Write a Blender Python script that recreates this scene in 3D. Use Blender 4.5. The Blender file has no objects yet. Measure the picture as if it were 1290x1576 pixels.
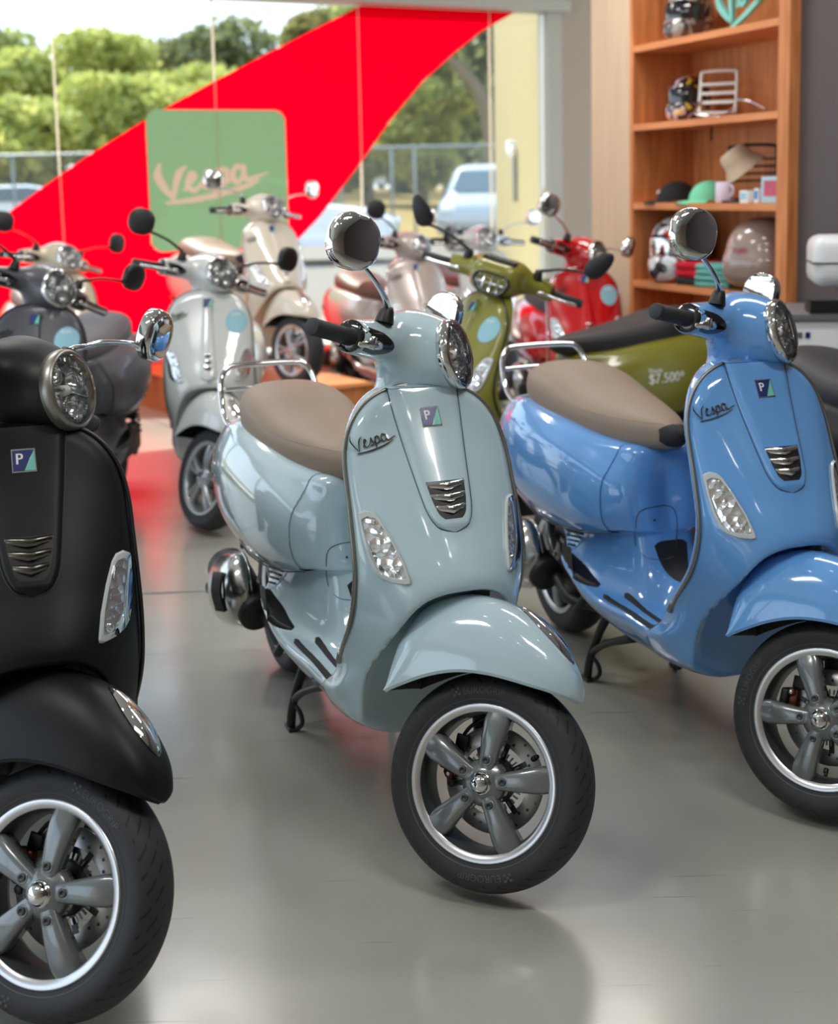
import bpy, math, random
import numpy as np
from mathutils import Matrix, Vector
random.seed(7)
COL = bpy.context.scene.collection
PI = math.pi
R = math.radians

# ------------------------------------------------------------------ numeric helpers
def T(xs, ys):
    xs = np.array(xs, float); ys = np.array(ys, float)
    o = np.argsort(xs); xs = xs[o]; ys = ys[o]
    m = np.gradient(ys, xs)
    def f(v):
        v = np.asarray(v, float)
        c = np.clip(v, xs[0], xs[-1])
        i = np.clip(np.searchsorted(xs, c) - 1, 0, len(xs) - 2)
        h = xs[i + 1] - xs[i]; t = (c - xs[i]) / h
        return (2*t**3-3*t**2+1)*ys[i] + (t**3-2*t**2+t)*h*m[i] + (-2*t**3+3*t**2)*ys[i+1] + (t**3-t**2)*h*m[i+1]
    return f
def smin(a, b, k):
    h = np.clip(.5 + .5*(b-a)/k, 0, 1)
    return b*(1-h) + a*h - k*h*(1-h)
def smax(a, b, k): return -smin(-a, -b, k)
def cap(x, y, z, a, b, ra, rb, sx=1., sz=1.):
    """tapered capsule a->b"""
    a = np.array(a, float); b = np.array(b, float); d = b-a; L = d@d
    t = np.clip(((x-a[0])*d[0]+(y-a[1])*d[1]+(z-a[2])*d[2])/L, 0, 1)
    r = ra+(rb-ra)*t
    return np.sqrt(((x-a[0]-t*d[0])/sx)**2+(y-a[1]-t*d[1])**2+((z-a[2]-t*d[2])/sz)**2)-r
def ell(x, y, z, c, r, n=2.):
    return ((np.abs((x-c[0])/r[0])**n+np.abs((y-c[1])/r[1])**n+np.abs((z-c[2])/r[2])**n)**(1/n)-1)*min(r)

def grad(f, p, e=1e-4):
    g = np.empty_like(p)
    for i in range(3):
        d = np.zeros(3); d[i] = e
        a = p+d; b = p-d
        g[:, i] = (f(a[:, 0], a[:, 1], a[:, 2])-f(b[:, 0], b[:, 1], b[:, 2]))/(2*e)
    return g
def snets(f, lo, hi, h, it=4):
    """surface nets over an implicit function, vertices projected on the surface"""
    ax = [np.arange(lo[i], hi[i]+h, h) for i in range(3)]
    X, Y, Z = np.meshgrid(*ax, indexing='ij')
    V = f(X, Y, Z)
    ins = V < 0
    n = np.array(V.shape)-1
    cnt = np.zeros(n, int)
    for dx in (0, 1):
        for dy in (0, 1):
            for dz in (0, 1):
                cnt += ins[dx:dx+n[0], dy:dy+n[1], dz:dz+n[2]]
    act = (cnt > 0) & (cnt < 8)
    idx = -np.ones(n, int)
    cells = np.argwhere(act); idx[act] = np.arange(len(cells))
    acc = np.zeros((len(cells), 3)); w = np.zeros(len(cells))
    for a in range(3):
        o1, o2 = [b for b in range(3) if b != a]
        for p in (0, 1):
            for q in (0, 1):
                c0 = cells.copy(); c0[:, o1] += p; c0[:, o2] += q
                c1 = c0.copy(); c1[:, a] += 1
                v0 = V[tuple(c0.T)]; v1 = V[tuple(c1.T)]
                m = (v0 < 0) != (v1 < 0)
                t = np.where(m, v0/np.where(m, v0-v1, 1), 0)
                pt = c0.astype(float); pt[:, a] += t
                acc[m] += pt[m]; w[m] += 1
    P = acc/w[:, None]*h+np.array([ax[i][0] for i in range(3)])
    for _ in range(it):
        g = grad(f, P); v = f(P[:, 0], P[:, 1], P[:, 2])
        s = -v[:, None]*g/np.maximum((g*g).sum(1), 1e-3)[:, None]
        l = np.linalg.norm(s, axis=1, keepdims=True)
        P += s*np.minimum(1, (h*.6)/np.maximum(l, 1e-9))
    F = []
    for a in range(3):
        o1, o2 = [b for b in range(3) if b != a]
        sl0 = [slice(1, -1)]*3; sl0[a] = slice(0, -1)
        sl1 = [slice(1, -1)]*3; sl1[a] = slice(1, None)
        s0 = ins[tuple(sl0)]; s1 = ins[tuple(sl1)]
        e = np.argwhere(s0 != s1); fl = s0[s0 != s1]
        base = e.copy(); base[:, o1] += 1; base[:, o2] += 1
        def cid(d1, d2):
            c = base.copy(); c[:, o1] += d1; c[:, o2] += d2
            return idx[tuple(c.T)]
        q = np.stack([cid(-1, -1), cid(0, -1), cid(0, 0), cid(-1, 0)], 1)
        if a == 1: fl = ~fl
        q[~fl] = q[~fl][:, ::-1]
        F.append(q)
    return P, np.concatenate(F)
def mesh_np(name, P, F, smooth=True):
    m = bpy.data.meshes.new(name)
    m.from_pydata([tuple(p) for p in P], [], [tuple(int(i) for i in f) for f in F])
    m.validate(); m.update()
    if smooth: m.shade_smooth()
    return m
def submesh(P, F, mask):
    F = F[mask]; u, inv = np.unique(F, return_inverse=True)
    return P[u], inv.reshape(F.shape)

# ------------------------------------------------------------------ mesh builder
class MB:
    def __init__(s): s.v = []; s.f = []; s.m = []; s.sm = []
    def add(s, vs, fs, mi=0, smooth=True, M=None):
        o = len(s.v)
        for p in vs:
            p = Vector(p)
            if M is not None: p = M @ p
            s.v.append(tuple(p))
        for f in fs: s.f.append([o+i for i in f]); s.m.append(mi); s.sm.append(smooth)
        return s
    def box(s, c, d, mi=0, M=None, bev=0.):
        x, y, z = d[0]/2, d[1]/2, d[2]/2
        if bev <= 0:
            vs = [(c[0]+a*x, c[1]+b*y, c[2]+e*z) for a in (-1, 1) for b in (-1, 1) for e in (-1, 1)]
            fs = [(0, 1, 3, 2), (4, 6, 7, 5), (0, 4, 5, 1), (2, 3, 7, 6), (0, 2, 6, 4), (1, 5, 7, 3)]
            return s.add(vs, fs, mi, False, M)
        b = min(bev, x*.99, y*.99, z*.99)
        import bmesh
        bm = bmesh.new(); bmesh.ops.create_cube(bm, size=1)
        for v in bm.verts: v.co = Vector((v.co.x*d[0], v.co.y*d[1], v.co.z*d[2]))
        bmesh.ops.bevel(bm, geom=bm.edges[:]+bm.verts[:], offset=b, segments=3, profile=.5, affect='EDGES')
        vs = [v.co+Vector(c) for v in bm.verts]; bm.verts.index_update()
        fs = [[v.index for v in f.verts] for f in bm.faces]; bm.free()
        return s.add(vs, fs, mi, True, M)
    def lathe(s, prof, seg=32, axis='Z', mi=0, M=None, smooth=True, close=False):
        """prof: list of (r, h)"""
        vs = []; n = len(prof)
        for i in range(seg):
            a = 2*PI*i/seg; ca, sa = math.cos(a), math.sin(a)
            for r, h in prof:
                if axis == 'Z': vs.append((r*ca, r*sa, h))
                elif axis == 'Y': vs.append((r*ca, h, r*sa))
                else: vs.append((h, r*ca, r*sa))
        fs = []
        for i in range(seg):
            j = (i+1) % seg
            for k in range(n-1+(1 if close else 0)):
                k2 = (k+1) % n
                q = [i*n+k, j*n+k, j*n+k2, i*n+k2]
                if axis == 'Y': q = q[::-1]
                fs.append(q)
        return s.add(vs, fs, mi, smooth, M)
    def cyl(s, a, b, r, r2=None, seg=16, mi=0, smooth=True, M=None):
        a = Vector(a); b = Vector(b); r2 = r if r2 is None else r2
        L = (b-a).length
        q = (b-a).to_track_quat('Z', 'Y').to_matrix().to_4x4()
        N = Matrix.Translation(a) @ q
        if M is not None: N = M @ N
        e = min(r, r2, L/2)*.12
        return s.lathe([(0, 0), (r-e, 0), (r, e), (r2, L-e), (r2-e, L), (0, L)], seg, 'Z', mi, N, smooth)
    def tube(s, pts, r, seg=10, mi=0, cyc=False, sub=6, M=None, sx=1.):
        """smooth tube through pts; r number or list"""
        pts = [Vector(p) for p in pts]; n = len(pts)
        rs = list(r) if hasattr(r, '__len__') else [r]*n
        P = []; Rr = []
        rng = range(n if cyc else n-1)
        for i in rng:
            p0 = pts[i-1] if (cyc or i > 0) else pts[0]*2-pts[1]
            p1 = pts[i]; p2 = pts[(i+1) % n]
            p3 = pts[(i+2) % n] if (cyc or i+2 < n) else p2*2-p1
            for k in range(sub):
                t = k/sub
                P.append(.5*((2*p1)+(p2-p0)*t+(2*p0-5*p1+4*p2-p3)*t*t+(3*p1-p0-3*p2+p3)*t**3))
                Rr.append(rs[i]*(1-t)+rs[(i+1) % n]*t)
        if not cyc: P.append(pts[-1]); Rr.append(rs[-1])
        m = len(P); vs = []; fs = []
        up = None
        for i in range(m):
            t = (P[(i+1) % m]-P[i-1]) if cyc else (P[min(i+1, m-1)]-P[max(i-1, 0)])
            if t.length < 1e-9: t = Vector((0, 0, 1))
            t.normalize()
            if up is None:
                up = Vector((0, 0, 1)) if abs(t.z) < .9 else Vector((1, 0, 0))
            up = (up-t*up.dot(t)).normalized(); sd = t.cross(up)
            for k in range(seg):
                a = 2*PI*k/seg
                vs.append(P[i]+(up*math.cos(a)+sd*math.sin(a)*sx)*Rr[i])
        for i in range(m if cyc else m-1):
            j = (i+1) % m
            for k in range(seg):
                k2 = (k+1) % seg
                fs.append((i*seg+k, i*seg+k2, j*seg+k2, j*seg+k))
        if not cyc:
            vs.append(P[0]); vs.append(P[-1])
            for k in range(seg):
                k2 = (k+1) % seg
                fs.append((m*seg, k2, k)); fs.append((m*seg+1, (m-1)*seg+k, (m-1)*seg+k2))
        return s.add(vs, fs, mi, True, M)
    def grid(s, pts, mi=0, smooth=True, cyc=False, M=None, flip=False):
        """pts[i][j]"""
        a = len(pts); b = len(pts[0]); vs = [p for row in pts for p in row]; fs = []
        for i in range(a-1):
            for j in range(b if cyc else b-1):
                j2 = (j+1) % b
                q = (i*b+j, i*b+j2, (i+1)*b+j2, (i+1)*b+j)
                fs.append(q[::-1] if flip else q)
        return s.add(vs, fs, mi, smooth, M)
    def prism(s, poly, f0, f1, mi=0, smooth=False, M=None):
        """poly of 2-d points; f0/f1 map 2-d point -> back / front 3-d point"""
        n = len(poly)
        vs = [f0(p) for p in poly]+[f1(p) for p in poly]
        fs = [tuple(range(n))[::-1], tuple(range(n, 2*n))]
        for i in range(n):
            j = (i+1) % n; fs.append((i, j, n+j, n+i))
        return s.add(vs, fs, mi, smooth, M)
    def mesh(s, name):
        m = bpy.data.meshes.new(name); m.from_pydata(s.v, [], s.f); m.validate()
        for p, mi, sm in zip(m.polygons, s.m, s.sm): p.material_index = mi; p.use_smooth = sm
        m.update(); return m

def put(name, me, mats=None, parent=None, M=None, kind=None, label=None, cat=None, group=None):
    """link one mesh object; materials sit on the object, so that mesh data can be shared"""
    o = bpy.data.objects.new(name, me); COL.objects.link(o)
    if mats is not None:
        if not isinstance(mats, (list, tuple)): mats = [mats]
        while len(me.materials) < len(mats): me.materials.append(None)
        for i, m in enumerate(mats):
            o.material_slots[i].link = 'OBJECT'; o.material_slots[i].material = m
    if parent is not None: o.parent = parent
    if M is not None: o.matrix_local = M
    tag(o, label, cat, group, kind)
    return o
def tag(o, label=None, cat=None, group=None, kind=None):
    if label: o['label'] = label
    if cat: o['category'] = cat
    if group: o['group'] = group
    if kind: o['kind'] = kind
def empty(name, loc=(0, 0, 0), rz=0, label=None, cat=None, group=None):
    o = bpy.data.objects.new(name, None); COL.objects.link(o)
    o.location = loc; o.rotation_euler = (0, 0, rz); o.empty_display_size = .1
    tag(o, label, cat, group); return o

# ------------------------------------------------------------------ materials
def new_mat(name):
    m = bpy.data.materials.new(name); m.use_nodes = True
    nt = m.node_tree; b = nt.nodes['Principled BSDF']
    return m, nt, b
def s2l(c): return tuple((x/12.92 if x <= .04045 else ((x+.055)/1.055)**2.4) for x in [v/255. for v in c])
def mat(name, rgb, rough=.5, metal=0., coat=0., spec=None, noise=0., nscale=20., bump=0., bscale=200., sheen=0., emis=None, lin=False, rvar=0.):
    m, nt, b = new_mat(name); N = nt.nodes; L = nt.links
    c = tuple(rgb) if lin else s2l(rgb)
    b.inputs['Base Color'].default_value = (*c, 1); b.inputs['Roughness'].default_value = rough
    b.inputs['Metallic'].default_value = metal; b.inputs['Coat Weight'].default_value = coat
    b.inputs['Coat Roughness'].default_value = .02
    if spec is not None: b.inputs['Specular IOR Level'].default_value = spec
    if sheen: b.inputs['Sheen Weight'].default_value = sheen
    tc = N.new('ShaderNodeTexCoord')
    if noise or rvar:
        nz = N.new('ShaderNodeTexNoise'); nz.inputs['Scale'].default_value = nscale; nz.inputs['Detail'].default_value = 5
        L.new(tc.outputs['Object'], nz.inputs['Vector'])
    if noise:
        mx = N.new('ShaderNodeMix'); mx.data_type = 'RGBA'
        mx.inputs['A'].default_value = (*[v*(1-noise) for v in c], 1); mx.inputs['B'].default_value = (*[min(1, v*(1+noise)) for v in c], 1)
        L.new(nz.outputs['Fac'], mx.inputs['Factor']); L.new(mx.outputs['Result'], b.inputs['Base Color'])
    if rvar:
        mr = N.new('ShaderNodeMapRange'); mr.inputs['To Min'].default_value = max(0, rough-rvar); mr.inputs['To Max'].default_value = rough+rvar
        L.new(nz.outputs['Fac'], mr.inputs['Value']); L.new(mr.outputs['Result'], b.inputs['Roughness'])
    if bump:
        n2 = N.new('ShaderNodeTexNoise'); n2.inputs['Scale'].default_value = bscale; n2.inputs['Detail'].default_value = 3
        L.new(tc.outputs['Object'], n2.inputs['Vector'])
        bp = N.new('ShaderNodeBump'); bp.inputs['Strength'].default_value = bump; bp.inputs['Distance'].default_value = .002
        L.new(n2.outputs['Fac'], bp.inputs['Height']); L.new(bp.outputs['Normal'], b.inputs['Normal'])
    if emis: b.inputs['Emission Color'].default_value = (*c, 1); b.inputs['Emission Strength'].default_value = emis
    return m
def paint(name, rgb, rough=.22, coat=1., metal=0., spec=.5):
    return mat(name, rgb, rough, metal, coat, spec)
def glassy(name, tint=(1, 1, 1), rough=.02, ior=1.45, boost=0.):
    m = bpy.data.materials.new(name); m.use_nodes = True; nt = m.node_tree; N = nt.nodes; L = nt.links
    N.remove(N['Principled BSDF']); out = N['Material Output']
    tr = N.new('ShaderNodeBsdfTransparent'); tr.inputs['Color'].default_value = (*tint, 1)
    gl = N.new('ShaderNodeBsdfGlossy'); gl.inputs['Roughness'].default_value = rough
    fr = N.new('ShaderNodeFresnel'); fr.inputs['IOR'].default_value = ior
    mx = N.new('ShaderNodeMixShader')
    ad = N.new('ShaderNodeMath'); ad.operation = 'ADD'; ad.inputs[1].default_value = boost; ad.use_clamp = True
    L.new(fr.outputs[0], ad.inputs[0]); L.new(ad.outputs[0], mx.inputs[0])
    L.new(tr.outputs[0], mx.inputs[1]); L.new(gl.outputs[0], mx.inputs[2]); L.new(mx.outputs[0], out.inputs['Surface'])
    return m
M_ = {}
M_['chrome'] = mat('chrome', (225, 226, 226), .06, 1.)
M_['steel'] = mat('brushed_steel', (190, 190, 188), .25, 1., noise=.1, nscale=60)
M_['alu'] = mat('machined_aluminium', (214, 214, 216), .3, .85)
M_['gun'] = mat('gunmetal_paint', (116, 121, 122), .26, .4, coat=.7)
M_['gundark'] = mat('dark_rim_barrel', (66, 69, 72), .38, .3)
M_['silverwheel'] = mat('silver_wheel_paint', (165, 168, 172), .3, .7, coat=.4)
M_['blackp'] = mat('black_plastic', (20, 20, 22), .45, bump=.15, bscale=600)
M_['blackg'] = mat('gloss_black', (10, 10, 12), .12, coat=1.)
M_['grip'] = mat('rubber_grip', (40, 41, 44), .6, bump=.3, bscale=900)
M_['rubber'] = mat('black_rubber_mat', (28, 29, 31), .7)
M_['leather'] = mat('beige_leather', (140, 123, 107), .5, bump=.35, bscale=420, noise=.04, nscale=5, spec=.35)
M_['seatblack'] = mat('black_leather', (38, 38, 41), .5, bump=.35, bscale=420)
M_['seatgrey'] = mat('grey_leather', (88, 84, 88), .5, bump=.35, bscale=420)
M_['seatbrown'] = mat('brown_leather', (96, 66, 50), .5, bump=.35, bscale=420)
M_['disc'] = mat('brake_disc_steel', (190, 190, 190), .35, .7)
M_['caliper'] = mat('caliper_bronze', (110, 62, 45), .35, .7)
M_['engine'] = mat('engine_cast_metal', (58, 58, 60), .5, .6, bump=.3, bscale=80)
M_['stand'] = mat('stand_black_steel', (22, 22, 24), .4)
M_['exh'] = mat('exhaust_heat_shield', (200, 198, 194), .2, 1.)
M_['navy'] = mat('navy_enamel', (28, 45, 110), .2, coat=1.)
M_['teal'] = mat('teal_enamel', (120, 205, 190), .2, coat=1.)
M_['white'] = mat('white_lettering', (240, 240, 240), .4)
M_['amber'] = mat('amber_lens', (150, 80, 45), .2, coat=1.)
M_['redlens'] = mat('red_lens', (190, 30, 35), .15, coat=1.)
M_['lens'] = glassy('clear_lens', (1, 1, 1), .01, 1.3)
M_['glassm'] = mat('mirror_glass', (235, 236, 238), .01, 1.)
M_['sticker'] = mat('pale_blue_sticker', (140, 190, 205), .4)
M_['stickerb'] = mat('sticker_ring', (110, 168, 190), .4)
def reflector_mat():
    m, nt, b = new_mat('faceted_reflector'); N = nt.nodes; L = nt.links
    b.inputs['Base Color'].default_value = (.80, .82, .83, 1); b.inputs['Metallic'].default_value = .85; b.inputs['Roughness'].default_value = .12
    tc = N.new('ShaderNodeTexCoord'); v = N.new('ShaderNodeTexVoronoi'); v.inputs['Scale'].default_value = 48
    L.new(tc.outputs['Object'], v.inputs['Vector'])
    bp = N.new('ShaderNodeBump'); bp.inputs['Strength'].default_value = 1; bp.inputs['Distance'].default_value = .004
    L.new(v.outputs['Distance'], bp.inputs['Height']); L.new(bp.outputs['Normal'], b.inputs['Normal'])
    return m
M_['refl'] = reflector_mat()
M_['seam'] = mat('panel_gap', (70, 74, 76), .6); M_['darkchrome'] = mat('dark_chrome', (110, 108, 102), .2, 1.); M_['indframe'] = mat('indicator_frame', (196, 204, 206), .25)
def tyre_mat():
    """rubber with slanted tread grooves (bump) on the crown, smooth sidewall"""
    m, nt, b = new_mat('tyre_rubber'); N = nt.nodes; L = nt.links
    b.inputs['Base Color'].default_value = (*s2l((40, 41, 44)), 1); b.inputs['Roughness'].default_value = .62
    tc = N.new('ShaderNodeTexCoord'); sp = N.new('ShaderNodeSeparateXYZ'); L.new(tc.outputs['Object'], sp.inputs[0])
    def mth(op, a, b_=None, c=None):
        n = N.new('ShaderNodeMath'); n.operation = op
        for i, q in enumerate((a, b_, c)):
            if q is None: continue
            if isinstance(q, (int, float)): n.inputs[i].default_value = q
            else: L.new(q, n.inputs[i])
        return n.outputs[0]
    ang = mth('ARCTAN2', sp.outputs['Z'], sp.outputs['X'])
    ay = mth('ABSOLUTE', sp.outputs['Y'])
    rad = mth('SQRT', mth('ADD', mth('POWER', sp.outputs['X'], 2), mth('POWER', sp.outputs['Z'], 2)))
    ph = mth('ADD', mth('MULTIPLY', ang, 40/(2*PI)), mth('MULTIPLY', ay, 38))
    saw = mth('ABSOLUTE', mth('SUBTRACT', mth('FRACT', ph), .5))
    g = mth('LESS_THAN', saw, .10)
    band = mth('MULTIPLY', mth('GREATER_THAN', rad, .2085), mth('GREATER_THAN', ay, .006))
    seg = mth('GREATER_THAN', mth('FRACT', mth('ADD', mth('MULTIPLY', ay, 40), mth('MULTIPLY', mth('FLOOR', ph), .37))), .28)
    gg = mth('MULTIPLY', mth('MULTIPLY', g, band), seg)
    ht = mth('SUBTRACT', 1., gg)
    bp = N.new('ShaderNodeBump'); bp.inputs['Strength'].default_value = 1; bp.inputs['Distance'].default_value = .004
    L.new(ht, bp.inputs['Height']); L.new(bp.outputs['Normal'], b.inputs['Normal'])
    mx = N.new('ShaderNodeMix'); mx.data_type = 'RGBA'
    mx.inputs['A'].default_value = (*s2l((44, 45, 48)), 1); mx.inputs['B'].default_value = (*s2l((14, 14, 16)), 1)
    L.new(gg, mx.inputs['Factor']); L.new(mx.outputs['Result'], b.inputs['Base Color'])
    return m
M_['tyre'] = tyre_mat()
M_['tyretext'] = mat('tyre_lettering', (74, 76, 80), .6)
# ------------------------------------------------------------------ scooter shape functions (x forward, y left, z up; origin under the front axle)
A0 = Vector((-.36, 0, .95)); A1 = Vector((-.02, 0, .23)); AX = (A0-A1).normalized()
Cc = T([.2,.34,.45,.6,.683,.735,.8,.895,.955], [-.04,-.04,-.045,-.085,-.138,-.170,-.211,-.268,-.30])
Ee = T([.2,.34,.4,.5,.6,.7,.78,.84,.90,.955], [-.44,-.385,-.335,-.245,-.212,-.235,-.266,-.288,-.302,-.315])
Wl = T([.2,.34,.42,.5,.6,.78], [.15,.172,.182,.187,.188,.183])
def Ss(y, z): return Cc(z)+(Ee(z)-Cc(z))*np.clip(np.abs(y)/.187, 0, 1.3)**2.2
def Wo(z):
    t = np.clip((np.asarray(z, float)-.76)/.20, 0, .9999)
    return Wl(z)*(1-t**2.6)**(1/2.6)
def f_shield(x, y, z, front=0.):
    d1 = (x-Ss(y, z)-front)*.8
    rb = Ee(z)-.028-.05*np.clip(1-(y/.17)**2, 0, 1)
    d2 = (rb-x)*.9
    r = ((np.abs(y)/Wl(z))**2.6+(np.clip(z-.76, 0, None)/.2)**2.6)**(1/2.6)
    d3 = (r-1)*.16
    d = smax(d1, d3, .022)
    d = smax(d, d2, .008)
    return smax(d, .24-z, .03)
hw = T([-1.04,-.97,-.89,-.75,-.62,-.5,-.4,-.32,-.26,-.2], [.15,.195,.208,.200,.192,.188,.186,.170,.12,.06])
hzt = T([-1.0,-.9,-.8,-.6,-.45,-.38,-.3], [.352,.330,.297,.292,.294,.31,.36])
hzb = T([-1.0,-.9,-.75,-.55,-.42,-.3,-.2], [.30,.25,.205,.185,.19,.21,.26])
def f_hull(x, y, z):
    zt = hzt(x); zb = hzb(x)
    t = np.clip((z-zb)/(zt-zb), 0.001, 1)
    w = hw(x)*(.55+.45*t**.55)
    d = smax(np.abs(y)-w, z-zt, .03)
    d = smax(d, zb-z, .05)
    d = smax(d, x+.2, .04); return smax(d, -1.0-x, .04)
mw = T([-.62,-.68,-.72,-.8,-.9,-1.0,-1.15,-1.35,-1.5,-1.6], [.07,.078,.085,.105,.125,.14,.15,.14,.105,.06])
mzt = T([-.6,-.72,-.95,-1.1,-1.3,-1.5,-1.6], [.68,.685,.675,.685,.71,.68,.62])
mzb = T([-.6,-.8,-.95,-1.1,-1.25,-1.55], [.22,.24,.32,.40,.45,.50])
xfr = T([.25,.33,.40,.53,.62,.69], [-.62,-.645,-.675,-.715,-.72,-.70])
def f_main(x, y, z):
    fl = np.clip((.46-z)/.2, 0, 1)
    w = mw(x)+.05*fl*fl
    d = smax(np.abs(y)-w, z-mzt(x), .03)
    d = smax(d, mzb(x)-z, .05)
    d = smax(d, x-xfr(z), .06)
    return smax(d, -1.56-x, .07)
def f_body(x, y, z):
    sh = f_shield(x, y, z); hu = f_hull(x, y, z); ma = f_main(x, y, z)
    tun = cap(x, y, z, (-.40, 0, .30), (-.72, 0, .31), .05, .05, 1., .9)
    low = smin(hu, tun, .05)
    d = smin(low, ma, .06)
    rr = smin(ma, f_blob(x, y, z), .05)
    d = smin(d, smax(rr+.0015, seam_z(x)-z+.004, .006), .012)
    d = smin(d, sh, .045)
    # front wheel housing
    arch = ((np.abs(y)/.158)**2.6+(np.clip(z-.22, 0, None)/.363)**2.6)**(1/2.6)-1
    back = np.sqrt(((x-.06)/.365)**2+((z-.22)/.40)**2)-1
    d = smax(d, -smax(arch*.13, back*.3, .02), .016)
    # rear wheel housing
    rr = np.sqrt((x+1.334)**2+(z-.23)**2)-.275
    d = smax(d, -smax(rr, np.abs(y)-.085, .02), .015)
    return d
seam_z = T([-1.56,-1.45,-1.3,-1.16,-1.0,-.88,-.80,-.74], [.53,.475,.430,.415,.420,.432,.446,.460])
def f_blob(x, y, z):
    q = np.abs(y)
    u = (x+1.17)/np.where(x > -1.17, .46, .37); zc = .572-.03*(x+1.17)/.4
    v = np.abs((z-zc)/.172)
    return ((np.abs(u)**2.1+np.abs((q-.086)/.140)**2.2+v**2.5)**(1/2.3)-1)*.12
def f_cowl(x, y, z):
    d = smin(f_main(x, y, z), f_blob(x, y, z), .05)
    return smax(d, seam_z(x)-z, .008)
SW = T([-.66,-.72,-.8,-.95,-1.1,-1.25,-1.38,-1.47], [.06,.078,.097,.128,.148,.155,.148,.135])
SZT = T([-.64,-.75,-.9,-1.05,-1.2,-1.33,-1.47], [.765,.770,.785,.805,.838,.848,.835])
SZB = T([-.64,-.75,-.95,-1.1,-1.3,-1.47], [.682,.672,.660,.664,.690,.722])
def f_seat(x, y, z):
    u = np.clip(np.abs((x+1.055)/.418), 0, 1.4)
    e = np.clip(1-u**3.2, 1e-4, 1)**(1/2.3)
    zt = SZT(x); zb = SZB(x); hh = (zt-zb)/2; zc = (zt+zb)/2-.004
    w = SW(x)*e
    h = hh*np.clip(1-u**7, 1e-4, 1)**.5
    r = ((np.abs(y)/np.maximum(w, 1e-3))**2.5+(np.abs(z-zc)/np.maximum(h, 1e-3))**2.9)**(1/2.7)
    d = (r-1)*np.maximum(np.minimum(w, h), .01)
    return np.maximum(d, (u-1)*.418)
HC = Vector((-.277, 0, 1.034)); HN = Vector((.931, 0, .365))
def f_head(x, y, z):
    d = cap(x, y, z, (-.304, 0, 1.026), (-.390, 0, 1.036), .0735, .067)
    ya = np.abs(y)
    arm = cap(x, ya, z, (-.385, 0, 1.040), (-.419, .20, 1.006), .056, .036, 1.05, .98)
    d = smin(d, arm, .055)
    neck = cap(x, y*.95, z, (-.362, 0, 1.02), (-.405, 0, .86), .056, .052, .95, 1)
    d = smin(d, neck, .05)
    d = smax(d, (x-HC.x)*HN.x+(z-HC.z)*HN.z, .006)
    d = smax(d, ya-.212, .012)
    nn = (x-HC.x)*HN.x+(z-HC.z)*HN.z; vv = -(x-HC.x)*HN.z+(z-HC.z)*HN.x
    return smax(d, -np.maximum(np.sqrt(y*y+vv*vv)-.0665-.42*np.minimum(nn, 0), -.052-nn), .003)
def f_head_sport(x, y, z):
    """wide angular headset with a low hexagonal lamp"""
    ya = np.abs(y)
    d = smax(smax(np.abs(y)-.095, np.abs(z-1.03)-.062, .05), np.abs(x+.33)-.085, .05)
    arm = cap(x, ya, z, (-.375, .05, 1.035), (-.419, .20, 1.006), .045, .036, 1.05, .98)
    d = smin(d, arm, .05)
    neck = cap(x, y*.95, z, (-.362, 0, 1.0), (-.405, 0, .86), .056, .052, .95, 1)
    d = smin(d, neck, .05)
    return smax(d, ya-.212, .012)

def side_y(f, x, z, sgn=-1, y0=.4):
    """march from the side to the implicit surface, returns y"""
    ys = np.linspace(y0, 0, 400); v = f(np.full(400, x), sgn*ys, np.full(400, z))
    i = np.argmax(v < 0)
    if not (v < 0).any(): return sgn*.0
    return sgn*ys[i]
# ------------------------------------------------------------------ lettering
SCRIPT = [
 ([(.015,.36),(-.02,.24),(.02,.10),(.085,-.02)], [.012,.05,.045,.02]),
 ([(.085,-.02),(.12,.10),(.17,.22),(.245,.29)], [.02,.035,.045,.012]),
 ([(.20,.05),(.27,.13),(.315,.175),(.285,.205),(.245,.14),(.245,.06),(.295,.03),(.36,.08)], [.02,.03,.03,.03,.035,.035,.03,.02]),
 ([(.345,.06),(.41,.15),(.435,.205),(.44,.15),(.455,.08),(.42,.035),(.375,.05)], [.02,.025,.03,.04,.035,.03,.02]),
 ([(.46,.06),(.515,.14),(.535,.20),(.50,.06),(.47,-.07)], [.02,.025,.03,.035,.03]),
 ([(.515,.12),(.56,.195),(.61,.18),(.60,.09),(.55,.045),(.505,.07)], [.02,.03,.035,.035,.03,.02]),
 ([(.60,.06),(.66,.09)], [.02,.02]),
 ([(.77,.18),(.71,.205),(.665,.13),(.68,.05),(.735,.06),(.785,.19)], [.03,.03,.035,.035,.025,.02]),
 ([(.785,.19),(.77,.09),(.81,.045),(.88,.06),(1.0,.085)], [.03,.035,.03,.028,.01]),
 ([(.02,-.055),(.30,-.065),(.60,-.045),(.80,-.01),(.90,.02)], [.02,.035,.035,.03,.012]),
]
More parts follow.
